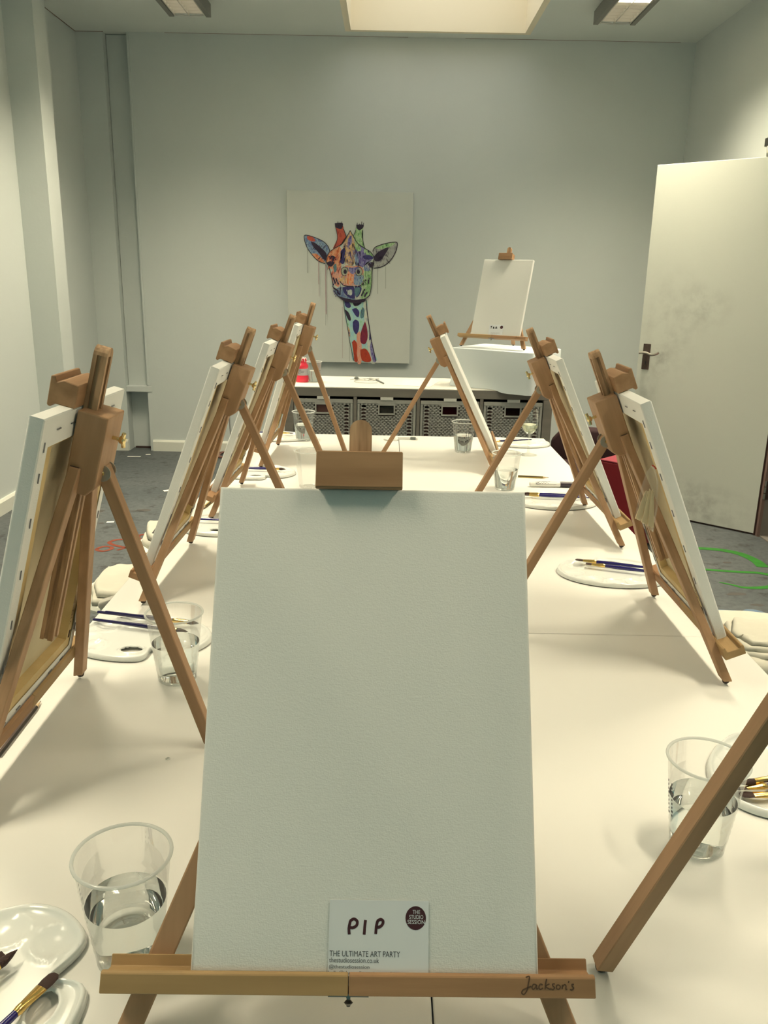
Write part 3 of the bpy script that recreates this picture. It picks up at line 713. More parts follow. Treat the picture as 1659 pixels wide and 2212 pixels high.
PIP = [[(342, 298), (340, 270), (346, 238)], [(344, 240), (362, 230), (378, 240), (376, 258), (360, 268), (346, 268)], [(413, 298), (415, 262), (418, 234)],
       [(468, 294), (470, 262), (476, 236)], [(474, 238), (490, 230), (502, 238), (498, 254), (484, 264), (472, 264)]]
strokes('handwriting', [[(px - 482.5, 147 - py) for px, py in l] for l in PIP], U, U, 0, 0.0594, -0.0006, 0.0024, 'ink_maroon', c1)
c2 = card_base('name_card', 'white name card reading TEA at the foot of the canvas on the box')
TEA = [[(-0.036, 0.046), (-0.024, 0.0475)], [(-0.030, 0.0465), (-0.0305, 0.034)], [(-0.013, 0.044), (-0.018, 0.041), (-0.0185, 0.036), (-0.014, 0.034), (-0.010, 0.0365)], [(-0.018, 0.039), (-0.011, 0.0395)],
       [(-0.005, 0.033), (0.000, 0.044), (0.005, 0.033)], [(-0.003, 0.037), (0.004, 0.037)]]
strokes('handwriting', TEA, 1, 1, 0, 0.004, -0.0006, 0.0038, 'ink_black', c2, k=4)
for s_, zb, wd in (('THE ULTIMATE ART PARTY', 0.0115, 0.052), ('thestudiosession.co.uk', 0.006, 0.040)):
    text_part('lettering', s_, 'ink_grey', c2, -0.028, zb, wd, 0.003, -0.0006)
c1.matrix_world = C_OBJ['F'].matrix_world @ Matrix.Translation((0.0112, -CT - 0.0008, -0.0003)) @ Matrix.Rotation(R(0.3), 4, 'Y')
c2.matrix_world = C_OBJ['T'].matrix_world @ Matrix.Translation((0.004, -CT - 0.0008, 0.003)) @ Matrix.Rotation(R(-1.5), 4, 'Y')

# ------------------------------------------------------------------ bag of canvas wedges behind the right canvas
bag = thing('wedge_bag', 'clear plastic bag of wooden wedges hanging behind the nearest right canvas', 'bag', (0.425, 1.300, 1.03), (0, 0, 0))
out = [(0.428, 1.091), (0.434, 1.085), (0.441, 1.065), (0.445, 1.020), (0.442, 0.977), (0.410, 1.003), (0.416, 1.055), (0.421, 1.079)]
mb = MB()
def bagring(y, sc_): 
    cxm, czm = 0.428, 1.035
    return [(cxm + (x - cxm) * sc_ - 0.425, y, czm + (z - czm) * sc_ - 1.03) for x, z in out]
mb.loft([bagring(-0.0005, 1.0), bagring(-0.005, 0.93)], cap=False); mb.poly(bagring(-0.005, 0.93)); mb.loft([bagring(0.0005, 1.0), bagring(0.005, 0.93)], cap=False); mb.poly(bagring(0.005, 0.93))
mb.build('plastic_bag', 'bag_plastic', bag)
A0, A1 = Vector((0.4265, 0, 1.050)), Vector((0.4255, 0, 0.994))
for i in range(9):
    f = (i - 4) / 4
    top = Vector((0.4285 + f * 0.0065, -0.001 + 0.001 * (i % 2), 1.047 - abs(f) * 0.002 + 0.004 * random.random())); bot = Vector((0.4262 + f * 0.0145, -0.002 + 0.002 * (i % 3), 0.9925 - f * 0.008))
    dx = 0.0019
    mb = MB(); mb.loft([[(bot.x - dx - 0.425, bot.y - 0.0015, bot.z - 1.03), (bot.x + dx - 0.425, bot.y - 0.0015, bot.z - 1.03), (bot.x + dx - 0.425, bot.y + 0.0015, bot.z - 1.03), (bot.x - dx - 0.425, bot.y + 0.0015, bot.z - 1.03)],
                        [(top.x - 0.0006 - 0.425, top.y - 0.0006, top.z - 1.03), (top.x + 0.0006 - 0.425, top.y - 0.0006, top.z - 1.03), (top.x + 0.0006 - 0.425, top.y + 0.0006, top.z - 1.03), (top.x - 0.0006 - 0.425, top.y + 0.0006, top.z - 1.03)]])
    mb.build('wedge', 'stick_wood', bag)
MB().tube([(0.003, -0.001, 0.060), (0.007, -0.001, 0.058), (0.010, -0.001, 0.054)], 0.0012, 6).build('bag_seal', 'bag_red', bag)

# ================================================================== CUPS, GLASS
def cup_profile(h=0.118, rb=0.031, rt=0.044):
    pr = [(0.0005, 0.004), (0.018, 0.004), (0.020, 0.0015), (rb - 0.003, 0.0005), (rb, 0.003)]
    n = 22
    for i in range(n + 1):
        t = i / n; z = 0.006 + t * (h - 0.010); r = rb + (rt - rb) * t
        if 0.10 < t < 0.62: r += 0.0005 * (1 if i % 2 else -1)
        pr.append((r, z))
    return pr
def make_cup(fill, rt=0.044, h=0.118, rb=0.031, mark=True):
    t = thing('plastic_cup', 'x', 'cup')
    MB().lathe(cup_profile(h, rb, rt), 40).build('cup_wall', 'cup_plastic', t, smooth=2)
    pr = []
    for i in range(10):
        a = 2 * math.pi * i / 10; pr.append((rt + 0.0008 + 0.0018 * math.cos(a), h - 0.002 + 0.0018 * math.sin(a)))
    MB().lathe(pr + [pr[0]], 40).build('rim', 'cup_rim', t, smooth=2)
    if fill:
        zt_ = fill * h; rr = lambda z: rb + (rt - rb) * (z - 0.006) / (h - 0.010) - 0.0009
        MB().lathe([(0.0002, 0.0065), (rr(0.0065) - 0.001, 0.0065), (rr(0.008), 0.008), (rr(zt_), zt_), (0.0002, zt_ - 0.0004)], 40).build('water', 'water', t, smooth=True)
    if mark:
        mb = MB()
        for col_, a0 in enumerate((2.9, 3.12)):
            for i in range(9):
                z = 0.045 + i * 0.0052; r = rb + (rt - rb) * (z - 0.006) / (h - 0.010) + 0.0009; a = a0
                d = 0.0012 if (i * 7 + col_ * 3) % 5 else 0.002
                p = [(r * math.cos(a + s * d / r), r * math.sin(a + s * d / r), z + q * 0.0014) for s, q in ((-1, -1), (1, -1), (1, 1), (-1, 1))]
                mb.poly(p)
        o = mb.build('printed_measure', 'ink_grey', t); o['kind'] = 'stuff'
    return t
def put(o, x, y, z, rz=0, label=None, group=None):
    o.location = (x, y, z); o.rotation_euler = (0, 0, rz)
    if label: o['label'] = label
    if group: o['group'] = group
    return o
gc = 'plastic cups of water'
cA = make_cup(0.56); put(cA, -0.2385, 0.652, TZ, 0.4, 'clear plastic cup half full of water in the near left foreground', gc)
put(copy_tree(cA), -0.333, 1.222, TZ, 5.6, 'clear plastic cup of water beside the palette on the left, behind an easel leg', gc)
cB = make_cup(0.0); put(cB, -0.2375, 2.505, TZ, 2.6, 'empty looking clear plastic cup just left of the foreground easel clamp', gc)
cC = make_cup(0.55); put(cC, -0.329, 3.255, TZ, 1.0, 'clear plastic cup of water at the far left end of the table', gc)
put(copy_tree(cC), 0.293, 3.090, TZ, 2.0, 'clear plastic cup of water at the far right end, before the wicker baskets', gc)
put(copy_tree(cC), 0.3765, 2.525, TZ, 3.0, 'clear plastic cup of water beside the striped pencil on the right', gc)
put(copy_tree(cA), 0.3755, 0.832, TZ, 0.2, 'clear plastic cup of water behind the easel leg in the near right foreground', gc)
put(copy_tree(cC), -0.418, 4.76, 0.78, 0.0, 'clear plastic cup on the sideboard beside the red paint bottle', gc)
gl = thing('wine_glass', 'stemmed wine glass holding a little white wine near the table end', 'glass', (0.536, 3.055, TZ))
bowl = [(0.0045, 0.078), (0.012, 0.082), (0.024, 0.094), (0.031, 0.108), (0.0335, 0.124), (0.0325, 0.142), (0.029, 0.164), (0.0275, 0.172)]
MB().lathe(bowl, 36).build('bowl', 'glass_thin', gl, smooth=2)
MB().lathe([(0.0001, 0.0), (0.031, 0.0), (0.033, 0.0012), (0.028, 0.003), (0.008, 0.006), (0.0042, 0.012), (0.0035, 0.04), (0.0045, 0.078), (0.0001, 0.079)], 32).build('stem', 'glass_thin', gl, smooth=2)
MB().lathe([(0.0002, 0.0795), (0.0105, 0.0825), (0.0225, 0.0945), (0.0295, 0.1085), (0.0305, 0.116), (0.0002, 0.116)], 36).build('wine', 'wine', gl, smooth=True)

# ================================================================== PALETTES
def palette_mesh():
    """oval moulded palette: raised rim, notch, thumb hole, wells round the edge, ridges between them"""
    N, K = 120, 34; a_, b_ = 0.128, 0.092
    hole = (0.0, -0.056, 0.0190, 0.0125)
    def out_r(th):
        r = a_ * b_ / math.hypot(b_ * math.cos(th), a_ * math.sin(th))
        d = (th - R(303) + math.pi) % (2 * math.pi) - math.pi
        return r * (1 - 0.40 * math.exp(-(d / 0.19) ** 2))
    wells = []
    for k in range(7):
        th = R(-25 + k * 35); rr = out_r(th) * 0.73; wells.append((rr * math.cos(th), rr * math.sin(th), 0.0215))
    wells.append((-0.072, -0.036, 0.020))
    def h(x, y, q):
        z = 0.0045
        e = max(0.0, 1 - abs(q - 0.955) / 0.055); z += 0.0050 * e * e * (3 - 2 * e)
        if q > 0.975: z -= 0.008 * (q - 0.975) / 0.025
        for wx, wy, wr in wells:
            d = math.hypot(x - wx, y - wy) / wr
            if d < 1: z -= 0.0028 * (1 - d * d)
            e = max(0.0, 1 - abs(d - 1.05) / 0.16); z += 0.0020 * e * e * (3 - 2 * e)
        dh = math.hypot((x - hole[0]) / hole[2], (y - hole[1]) / hole[3])
        e = max(0.0, 1 - abs(dh - 1.14) / 0.28); z += 0.0042 * e * e * (3 - 2 * e)
        return max(z, 0.0008)
    mb = MB(); rings = []
    for j in range(1, K + 1):
        q = (j / K) ** 0.8; ring = []
        for i in range(N):
            th = 2 * math.pi * i / N; r = out_r(th) * q; x, y = r * math.cos(th), r * math.sin(th)
            ring.append(Vector((x, y, h(x, y, q))))
        rings.append(ring)
    vs = [mb.verts(r) for r in rings]; c = mb.b.verts.new((0, 0, h(0, 0, 0)))
    inh = lambda v: math.hypot((v.co.x - hole[0]) / hole[2], (v.co.y - hole[1]) / hole[3]) < 1.0
    for i in range(N):
        j = (i + 1) % N; mb.b.faces.new((c, vs[0][i], vs[0][j]))
        for k in range(K - 1):
            f = (vs[k][i], vs[k + 1][i], vs[k + 1][j], vs[k][j])
            if all(inh(v) for v in f): continue
            mb.b.faces.new(f)
    for v in list(mb.b.verts):
        if not v.link_faces: mb.b.verts.remove(v); continue
        d = math.hypot((v.co.x - hole[0]) / hole[2], (v.co.y - hole[1]) / hole[3])
        if d < 1.0 and d > 1e-3: v.co.x = hole[0] + (v.co.x - hole[0]) / d; v.co.y = hole[1] + (v.co.y - hole[1]) / d
    return mb
pal = palette_mesh().build('paint_palette', 'palette_white', smooth=2, recalc=True)
for v in pal.data.vertices: pass
sm = pal.modifiers.new('thickness', 'SOLIDIFY'); sm.thickness = 0.0012; sm.offset = -1
gp = 'white plastic palettes'
def palette(first, x, y, rz, label, z=TZ + 0.0016):
    o = pal if first else pal.copy()
    if not first: C.objects.link(o)
    o.location = (x, y, z); o.rotation_euler = (0, 0, R(rz)); tag(o, label, 'palette', gp); return o
palette(True, -0.352, 0.583, 90, 'white kidney shaped palette cut off in the near left corner')
palette(False, -0.434, 1.366, 0, 'white palette with thumb hole under the three dark brush handles on the left')
palette(False, 0.520, 1.760, 178, 'white palette with two blue brushes beside the nearest right easel')
palette(False, 0.505, 2.375, 185, 'white palette under the flat blue brush next to the marker pen')
palette(False, -0.424, 2.665, 5, 'white palette by the third left easel, brush pointing right')
palette(False, -0.420, 2.065, -5, 'white palette behind the second left easel, partly hidden by the foreground canvas')
palette(False, -0.440, 3.300, 170, 'white palette at the far left end of the table')
palette(False, 0.530, 3.270, 170, 'white palette at the far right end, behind the wine glass')
palette(False, 0.552, 0.985, 40, 'white palette with gold ferruled brushes at the right edge of the photo')

# ================================================================== BRUSHES, PENCILS, PENS
def make_brush(kind, mh='brush_blue'):
    L = 0.165 if mh == 'brush_blue' else 0.14
    t = thing('paint_brush', 'x', 'brush')
    rf = 0.0042
    MB().lathe([(0.0022, -L), (0.0028, -L + 0.002), (0.0030, -L * 0.6), (0.0043, -L * 0.30), (0.0046, -L * 0.20), (0.0036, 0.0)], 14, 'x', cap=True).build('handle', mh, t, smooth=True)
    fl = (lambda s: 1.0) if kind == 'round' else (lambda s: 1.0 - 0.55 * s)
    mb = MB(); rings = []
    prof = [(0, 0.0037, 0), (0.003, 0.0041, 0), (0.004, 0.0044, 0), (0.0052, 0.0041, 0), (0.0066, 0.0044, 0), (0.008, 0.0041, 0), (0.030, 0.0040 if kind == 'round' else 0.0062, 1)]
    for x, r, s in prof: rings.append([(x, r * math.cos(2 * math.pi * k / 14), r * fl(s) * (0.62 if (s and kind != 'round') else 1) * math.sin(2 * math.pi * k / 14)) for k in range(14)])
    mb.loft(rings); mb.build('ferrule', 'ferrule_gold', t, smooth=True)
    mb = MB(); rings = []
    if kind == 'round': prof = [(0.0295, 0.0038, 0.0038), (0.036, 0.0045, 0.0045), (0.044, 0.0030, 0.0030), (0.052, 0.0003, 0.0003)]
    elif kind == 'angle': prof = [(0.0295, 0.0058, 0.0016), (0.037, 0.0066, 0.0018), (0.044, 0.0060, 0.0014), (0.0475, 0.0030, 0.0006)]
    else: prof = [(0.0295, 0.0058, 0.0016), (0.036, 0.0068, 0.0018), (0.043, 0.0066, 0.0008)]
    for x, r, s in prof: rings.append([(x, r * math.cos(2 * math.pi * k / 14), s * math.sin(2 * math.pi * k / 14)) for k in range(14)])
    mb.loft(rings); mb.build('bristles', 'bristle', t, smooth=True)
    return t
BR = {k: None for k in ('round', 'flat', 'angle', 'navy')}
def brush(kind, tip, tail, label, z=0.0155, roll=0, z2=None):
    """lies from tail towards tip; origin is where handle meets ferrule"""
    key = kind
    if BR[key] is None: BR[key] = make_brush('round' if kind == 'navy' else kind, 'brush_navy' if kind == 'navy' else 'brush_blue'); o = BR[key]
    else: o = copy_tree(BR[key])
    d = Vector((tip[0] - tail[0], tip[1] - tail[1])); a = math.atan2(d.y, d.x); d.normalize()
    off = 0.045
    z2 = z if z2 is None else z2
    pitch = -math.atan2(z - z2, 0.17)
    o.location = (tip[0] - d.x * off, tip[1] - d.y * off, TZ + z); o.rotation_euler = (R(roll), pitch, a)
    tag(o, label, 'brush', 'blue handled paint brushes'); return o
brush('angle', (-0.2955, 0.6115), (-0.345, 0.497), 'brush with pointed brown bristles in the near left corner, blue handle cut off')
brush('flat', (-0.349, 0.635), (-0.41, 0.54), 'brush lying across the near left palette, dark wide bristles at the photo edge', roll=20)
brush('round', (-0.343, 0.631), (-0.395, 0.52), 'small brush crossing another at the left photo edge, brown bristles', z=0.019)
brush('navy', (-0.357, 1.373), (-0.536, 1.417), 'lowest of three dark brush handles on the left palette', z=0.016)
brush('navy', (-0.360, 1.413), (-0.538, 1.452), 'upper of three dark brush handles on the left palette', z=0.016)
brush('navy', (-0.345, 1.407), (-0.523, 1.449), 'middle of three dark brush handles on the left palette', z=0.0175)
brush('flat', (0.460, 1.785), (0.660, 1.715), 'thicker of two blue brushes on the palette by the nearest right easel', z=0.0165)
brush('angle', (0.446, 1.810), (0.650, 1.748), 'thinner of two blue brushes on the palette by the nearest right easel', z=0.0165)
brush('flat', (0.416, 2.395), (0.62, 2.378), 'blue brush with gold ferrule below the marker pen', z=0.0165)
brush('round', (0.420, 2.412), (0.622, 2.396), 'second blue brush lying close behind the one below the marker', z=0.0165)
brush('round', (-0.337, 2.672), (-0.530, 2.684), 'blue brush with dark tip on the palette by the third left easel', z=0.0165)
brush('flat', (-0.300, 2.066), (-0.500, 2.080), 'blue brush half hidden behind the foreground canvas top left corner', z=0.0165)
brush('flat', (-0.376, 3.318), (-0.575, 3.332), 'blue brush with gold ferrule at the far left end of the table', z=0.0165)
brush('navy', (0.410, 3.222), (0.618, 3.292), 'dark blue brush behind the wine glass stem', z=0.0165)
brush('flat', (0.4545, 0.922), (0.65, 0.955), 'front brush with gold ferrule and broad dark bristles at the right photo edge', z=0.0165, roll=25)
brush('angle', (0.461, 0.914), (0.66, 0.915), 'lower gold ferruled brush crossing another at the right photo edge', z=0.014)
brush('round', (0.470, 0.930), (0.66, 0.985), 'rear brush with gold ferrule at the right photo edge, bristles hidden', z=0.020)

def pencil(tip, tail, z, label, m1, m2):
    L = math.hypot(tip[0] - tail[0], tip[1] - tail[1])
    t = thing('pencil', label, 'pencil', (tail[0], tail[1], z), (0, 0, math.atan2(tip[1] - tail[1], tip[0] - tail[0])), 'pencils')
    r = 0.0037
    for k in range(6):
        a0, a1 = math.pi / 3 * k, math.pi / 3 * (k + 1)
        MB().prism([(0, 0), (r * math.cos(a0), r * math.sin(a0)), (r * math.cos(a1), r * math.sin(a1))], 'x', 0, L - 0.020).build('barrel_side', m1 if k % 2 else m2, t)
    MB().lathe([(r * 0.93, L - 0.020), (0.0012, L - 0.005)], 12, 'x', cap=True).build('sharpened_wood', 'bare_wood', t, smooth=True)
    MB().lathe([(0.0012, L - 0.005), (0.0002, L)], 10, 'x', cap=True).build('lead', 'pencil_black', t)
    return t
pencil((0.545, 2.679), (0.4435, 2.690), TZ + 0.0037, 'yellow and black striped pencil on the right part of the table', 'pencil_yellow', 'pencil_black')
pencil((-0.521, 1.135), (-0.518, 0.985), TZ + 0.0037, 'dark pencil lying below the ledge of the nearest left easel', 'pencil_brown', 'pencil_black')
pencil((-0.510, 2.222), (-0.497, 2.335), TZ + 0.0037, 'dark striped pencil lying below the ledge of the third left easel', 'pencil_yellow', 'pencil_brown')
mk = thing('marker_pen', 'white marker pen with a black cap on the right part of the table', 'marker', (0.460, 2.562, TZ + 0.0088), (0, 0, R(1.5)))
MB().lathe([(0.004, 0.0), (0.0075, 0.002), (0.0086, 0.008), (0.0086, 0.098)], 20, 'x', cap=True).build('barrel', 'marker_white', mk, smooth=True)
MB().lathe([(0.0092, 0.098), (0.0092, 0.140), (0.0088, 0.1425)], 20, 'x', cap=True).build('cap', 'marker_black', mk, smooth=True)
mb = MB()
for ln in ([(0.018, -.3), (0.024, .5), (0.030, .6), (0.027, .1), (0.020, -.5), (0.028, -.6), (0.036, -.2)], [(0.036, .4), (0.041, -.4), (0.045, .5), (0.049, -.4), (0.054, .4), (0.060, -.3)], [(0.018, -0.8), (0.050, -0.75), (0.085, -0.8)]):
    pts = smoothpath([(x, -math.cos(0.7 + 0.55 * q) * 0.0088, math.sin(0.7 + 0.55 * q) * 0.0088) for x, q in ln], 4)
    mb.ribbon(pts, 0.0013, (0, -0.72, 0.70))
for x0, x1, q in ((0.018, 0.034, 1.1), (0.040, 0.055, 1.1), (0.060, 0.088, 1.1), (0.030, 0.066, 1.5)):
    mb.ribbon([(x, -math.cos(0.7 + 0.55 * q) * 0.0089, math.sin(0.7 + 0.55 * q) * 0.0089) for x in (x0, x1)], 0.0009, (0, -0.2, 0.95))
mb.build('printed_script', 'ink_grey', mk, recalc=False)
# small bits on the table
o = MB(); bmesh.ops.create_icosphere(o.b, subdivisions=3, radius=1)
for v in o.b.verts: v.co = Vector((v.co.x * 0.030, v.co.y * 0.016, max(-0.4, v.co.z) * 0.009 + 0.0038)) + noise.noise_vector(v.co * 2.1) * 0.005
for v in o.b.verts: v.co.z = max(v.co.z, 0.0002)
tag(o.build('crumpled_tissue', 'tissue', smooth=True, loc=(0.022, 3.292, TZ)), 'crumpled white tissue at the far end of the table seam', 'tissue')
er = tag(MB().box(-0.024, 0.024, -0.011, 0.011, 0, 0.012).bevel(0.002).build('eraser', 'eraser', loc=(0.072, 3.318, TZ), rot=(0, 0, R(6))), 'white block eraser at the far end, right of the tissue', 'eraser')
sp = thing('pencil_sharpener', 'small pale sharpener with a dark end, right of the white eraser', 'sharpener', (0.113, 3.312, TZ), (0, 0, R(-8)))
MB().box(-0.014, 0.008, -0.007, 0.007, 0, 0.011).bevel(0.0015).build('sharpener_body', 'grey_plastic', sp)
MB().box(0.008, 0.016, -0.006, 0.006, 0, 0.010).bevel(0.001).build('sharpener_nose', 'eraser', sp)
rc = MB(); rc.tube([(0.007 * math.cos(a), 0.007 * math.sin(a), 0.006) for a in [2 * math.pi * k / 16 for k in range(17)]], 0.0015, 6)
tag(rc.build('metal_ring', 'dull_steel', loc=(-0.229, 2.89, TZ), rot=(R(60), 0, 0.5)), 'tiny metal ring beside the third left easel back leg', 'ring')
tag(MB().loft([[(-0.006, -0.004, 0), (0.007, -0.003, 0), (0.004, 0.006, 0)], [(-0.004, -0.002, 0.007), (0.004, -0.001, 0.005), (0.002, 0.003, 0.008)]]).build('plastic_chip', 'grey_plastic', loc=(-0.311, 3.298, TZ)), 'tiny dark chip beside the far left water cup', 'chip')
rc = MB(); rc.tube([(0.0026 * math.cos(a), 0.0026 * math.sin(a), 0.0008) for a in [2 * math.pi * k / 12 for k in range(13)]], 0.0008, 6)
tag(rc.build('clear_ring', 'eraser', loc=(-0.289, 0.990, TZ)), 'tiny pale ring on the bare table left of the foreground canvas', 'ring')

# ================================================================== SIDEBOARD WITH BASKETS
sb = thing('sideboard', 'grey washed cube sideboard with a white top behind the table', 'sideboard', (0.175, 4.55, 0))
SW, SD, SH = 1.48, 0.51, 0.78
MB().box(-SW / 2, SW / 2, 0, SD, SH - 0.004, SH).build('worktop', 'sideboard_top', sb)
MB().box(-SW / 2, SW / 2, 0, SD, SH - 0.050, SH - 0.004).bevel(0.002).build('top_board', 'sideboard_grey', sb)
for x in (-SW / 2, SW / 2 - 0.05): MB().box(x, x + 0.05, 0, SD, 0, SH - 0.051).bevel(0.002).build('side_panel', 'sideboard_grey', sb)
MB().box(-SW / 2 + 0.05, SW / 2 - 0.05, 0, SD, 0, 0.05).build('base_board', 'sideboard_grey', sb)
MB().box(-SW / 2 + 0.05, SW / 2 - 0.05, 0.002, SD, 0.375, 0.393).build('shelf', 'sideboard_grey', sb)
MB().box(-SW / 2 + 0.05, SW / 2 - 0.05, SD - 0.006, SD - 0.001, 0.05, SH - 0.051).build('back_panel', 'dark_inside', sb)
IW = SW - 0.10; cell = (IW - 3 * 0.018) / 4
CXS = []
for k in range(4):
    x0 = -SW / 2 + 0.05 + k * (cell + 0.018); CXS.append(x0 + cell / 2)
    if k: MB().box(x0 - 0.018, x0, 0.002, SD - 0.006, 0.05, SH - 0.051).build('divider', 'sideboard_grey', sb)
    MB().box(x0 + cell / 2 - 0.035, x0 + cell / 2 + 0.035, -0.003, 0.0, SH - 0.066, SH - 0.050).build('label_tag', 'paper', sb)
def make_basket(seed):
    rnd = random.Random(seed); bw, bh = 0.325, 0.325
    t = thing('wicker_basket', 'x', 'basket')
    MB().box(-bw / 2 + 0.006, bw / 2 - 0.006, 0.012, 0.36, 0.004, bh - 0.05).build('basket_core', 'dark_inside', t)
    mb = MB(); rows_, cols_ = 30, 13; h0, h1 = 0.008, bh - 0.026
    dz = (h1 - h0) / rows_; dx = (bw - 0.050) / cols_
    for r_ in range(rows_):
        z = h0 + dz * r_
        for c_ in range(-1, cols_ + 1):
            x = -bw / 2 + 0.025 + dx * (c_ + (0.5 if r_ % 2 else 0.0)); xa, xb = max(x, -bw / 2 + 0.014), min(x + dx, bw / 2 - 0.014)
            if xb - xa < 0.004: continue
            if z + dz > bh - 0.085 and -0.052 < (xa + xb) / 2 < 0.052: continue
            edge = (c_ in (0, cols_ - 1))
            if edge and r_ % 2 == 0: continue
            mz = z + dz / 2; j = rnd.uniform(-0.0006, 0.0006)
            mb.loft([[(xa, 0.009, z + 0.0008), (xa, 0.009, z + dz - 0.0008)], [(xa + dx * 0.3, 0.001, z + 0.0006 + j), (xa + dx * 0.3, 0.001, z + dz - 0.0006 + j)],
                     [(xb - dx * 0.3, 0.001, z + 0.0006 + j), (xb - dx * 0.3, 0.001, z + dz - 0.0006 + j)], [(xb, 0.009, z + 0.0008), (xb, 0.009, z + dz - 0.0008)]], cap=False, closed=False)
    o = mb.build('weave', 'wicker', t); o['kind'] = 'stuff'
    mb = MB(); mb.box(-bw / 2, bw / 2, -0.002, 0.012, bh - 0.026, bh - 0.004); mb.box(-bw / 2, -bw / 2 + 0.014, -0.001, 0.012, 0.0, bh - 0.026); mb.box(bw / 2 - 0.014, bw / 2, -0.001, 0.012, 0.0, bh - 0.026); mb.box(-bw / 2, bw / 2, 0, 0.012, 0, 0.010)
    mb.bevel(0.003).build('rim', 'wicker_rim', t)
    mb = MB()
    for x0, x1, z0, z1 in ((-0.047, 0.047, bh - 0.088, bh - 0.078), (-0.047, -0.039, bh - 0.078, bh - 0.024), (0.039, 0.047, bh - 0.078, bh - 0.024), (-0.047, 0.047, bh - 0.036, bh - 0.024)): mb.box(x0, x1, -0.004, 0.010, z0, z1)
    mb.bevel(0.002).build('handle_frame', 'wicker_rim', t)
    return t
bk = make_basket(1); BN = ('leftmost', 'second from left', 'third from left', 'rightmost')
BC = ('basket_brown', 'basket_grey', 'basket_red', 'basket_brown'); BCN = ('brown contents behind its handle hole', 'pale contents behind its handle hole', 'bright maroon contents behind its handle hole', 'dull brown contents behind its handle hole')
for k in range(4):
    o = bk if k == 0 else copy_tree(bk)
    put(o, 0.175 + CXS[k], 4.556, 0.3935, 0, 'grey wicker basket, %s in the sideboard, %s' % (BN[k], BCN[k]), 'wicker baskets in the sideboard')
    MB().box(-0.040, 0.040, 0.0095, 0.0118, 0.325 - 0.079, 0.325 - 0.035).build('contents', BC[k], o)
# white cloth-covered box
F0, F1 = Vector((0.353, 4.728)), Vector((0.766, 4.442)); ex = (F1 - F0).normalized(); ey = Vector((-ex.y, ex.x)); BWD, BDP, BHT = (F1 - F0).length, 0.40, 0.994 - 0.78
bx = thing('covered_box', 'box under a white cloth on the right of the sideboard, easel on top', 'box', (F0.x, F0.y, 0.78), (0, 0, math.atan2(ex.y, ex.x)))
def boxring(inset, z, flare, wav):
    pts = []; r = 0.03
    c4 = [(r, r, 180, 270), (BWD - r, r, 270, 360), (BWD - r, BDP - r, 0, 90), (r, BDP - r, 90, 180)]
    for cx_, cy_, a0, a1 in c4:
        for i in range(9):
            a = R(a0 + (a1 - a0) * i / 8); rr = r - inset + flare; pts.append((cx_ + rr * math.cos(a), cy_ + rr * math.sin(a)))
    full = []
    for i, p in enumerate(pts):
        q = pts[(i + 1) % len(pts)]; d = math.hypot(q[0] - p[0], q[1] - p[1]); n_ = 10 if d > 0.1 else 1
        for s in range(n_): full.append((p[0] + (q[0] - p[0]) * s / n_, p[1] + (q[1] - p[1]) * s / n_))
    res = []
    for x, y in full:
        wv = wav * math.sin(x * 31 + y * 17); g = Vector((F0.x + ex.x * x + ey.x * y, F0.y + ex.y * x + ey.y * y))
        dz = 0
        if z < 0.02 and (g.y < 4.548 or g.x > 0.917): dz = -0.020 * min(1, max(4.548 - g.y, g.x - 0.917) / 0.05 + 0.2)
        if z < 0.02: dz = max(dz, -0.014)
        res.append((x + (wv if y > 0.2 else 0), y + wv, z + dz))
    return res
mb = MB(); mb.loft([boxring(0, 0.0015, 0.008, 0.003), boxring(0, 0.03, 0.003, 0.002), boxring(0, 0.10, 0.0, 0.001), boxring(0, BHT - 0.006, 0, 0), boxring(0.002, BHT - 0.002, 0, 0), boxring(0.007, BHT - 0.0002, 0, 0)], cap=False)
mb.poly(boxring(0.007, BHT - 0.0002, 0, 0)); mb.build('cloth_cover', 'cloth_white', bx, smooth=True)
MB().box(0.02, BWD - 0.02, 0.02, BDP - 0.02, 0.002, BHT - 0.004).build('box_body', 'paper', bx)
# red paint bottle
pb = thing('paint_bottle', 'red plastic paint bottle with a paint-streaked lid on the sideboard', 'bottle', (-0.488, 4.762, 0.78))
MB().lathe([(0.001, 0.0), (0.036, 0.0), (0.0385, 0.004), (0.0385, 0.030), (0.0345, 0.036), (0.0345, 0.080), (0.037, 0.085), (0.036, 0.096), (0.028, 0.104), (0.027, 0.110)], 32).build('bottle_body', 'paint_red', pb, smooth=True)
MB().lathe([(0.0349, 0.039), (0.0349, 0.077)], 32).build('bottle_label', 'label_grey', pb, smooth=True)
mb = MB()
for i, (z, a0, a1) in enumerate(((0.068, 4.0, 4.7), (0.062, 4.0, 5.2), (0.055, 3.9, 4.4), (0.055, 4.55, 5.1), (0.048, 4.0, 4.6))):
    n_ = 5; hh = 0.0035 if i else 0.006
    for s in range(n_):
        aa, ab = a0 + (a1 - a0) * s / n_, a0 + (a1 - a0) * (s + 1) / n_; r = 0.0352
        mb.poly([(r * math.cos(aa), r * math.sin(aa), z), (r * math.cos(ab), r * math.sin(ab), z), (r * math.cos(ab), r * math.sin(ab), z + hh * 0.6), (r * math.cos(aa), r * math.sin(aa), z + hh * 0.6)])
mb.build('label_print', 'ink_grey', pb)
cp = MB().lathe([(0.0265, 0.110), (0.0275, 0.112), (0.0275, 0.130), (0.025, 0.134), (0.001, 0.134)], 28).build('lid', 'paint_red', pb, smooth=True)
mb = MB()
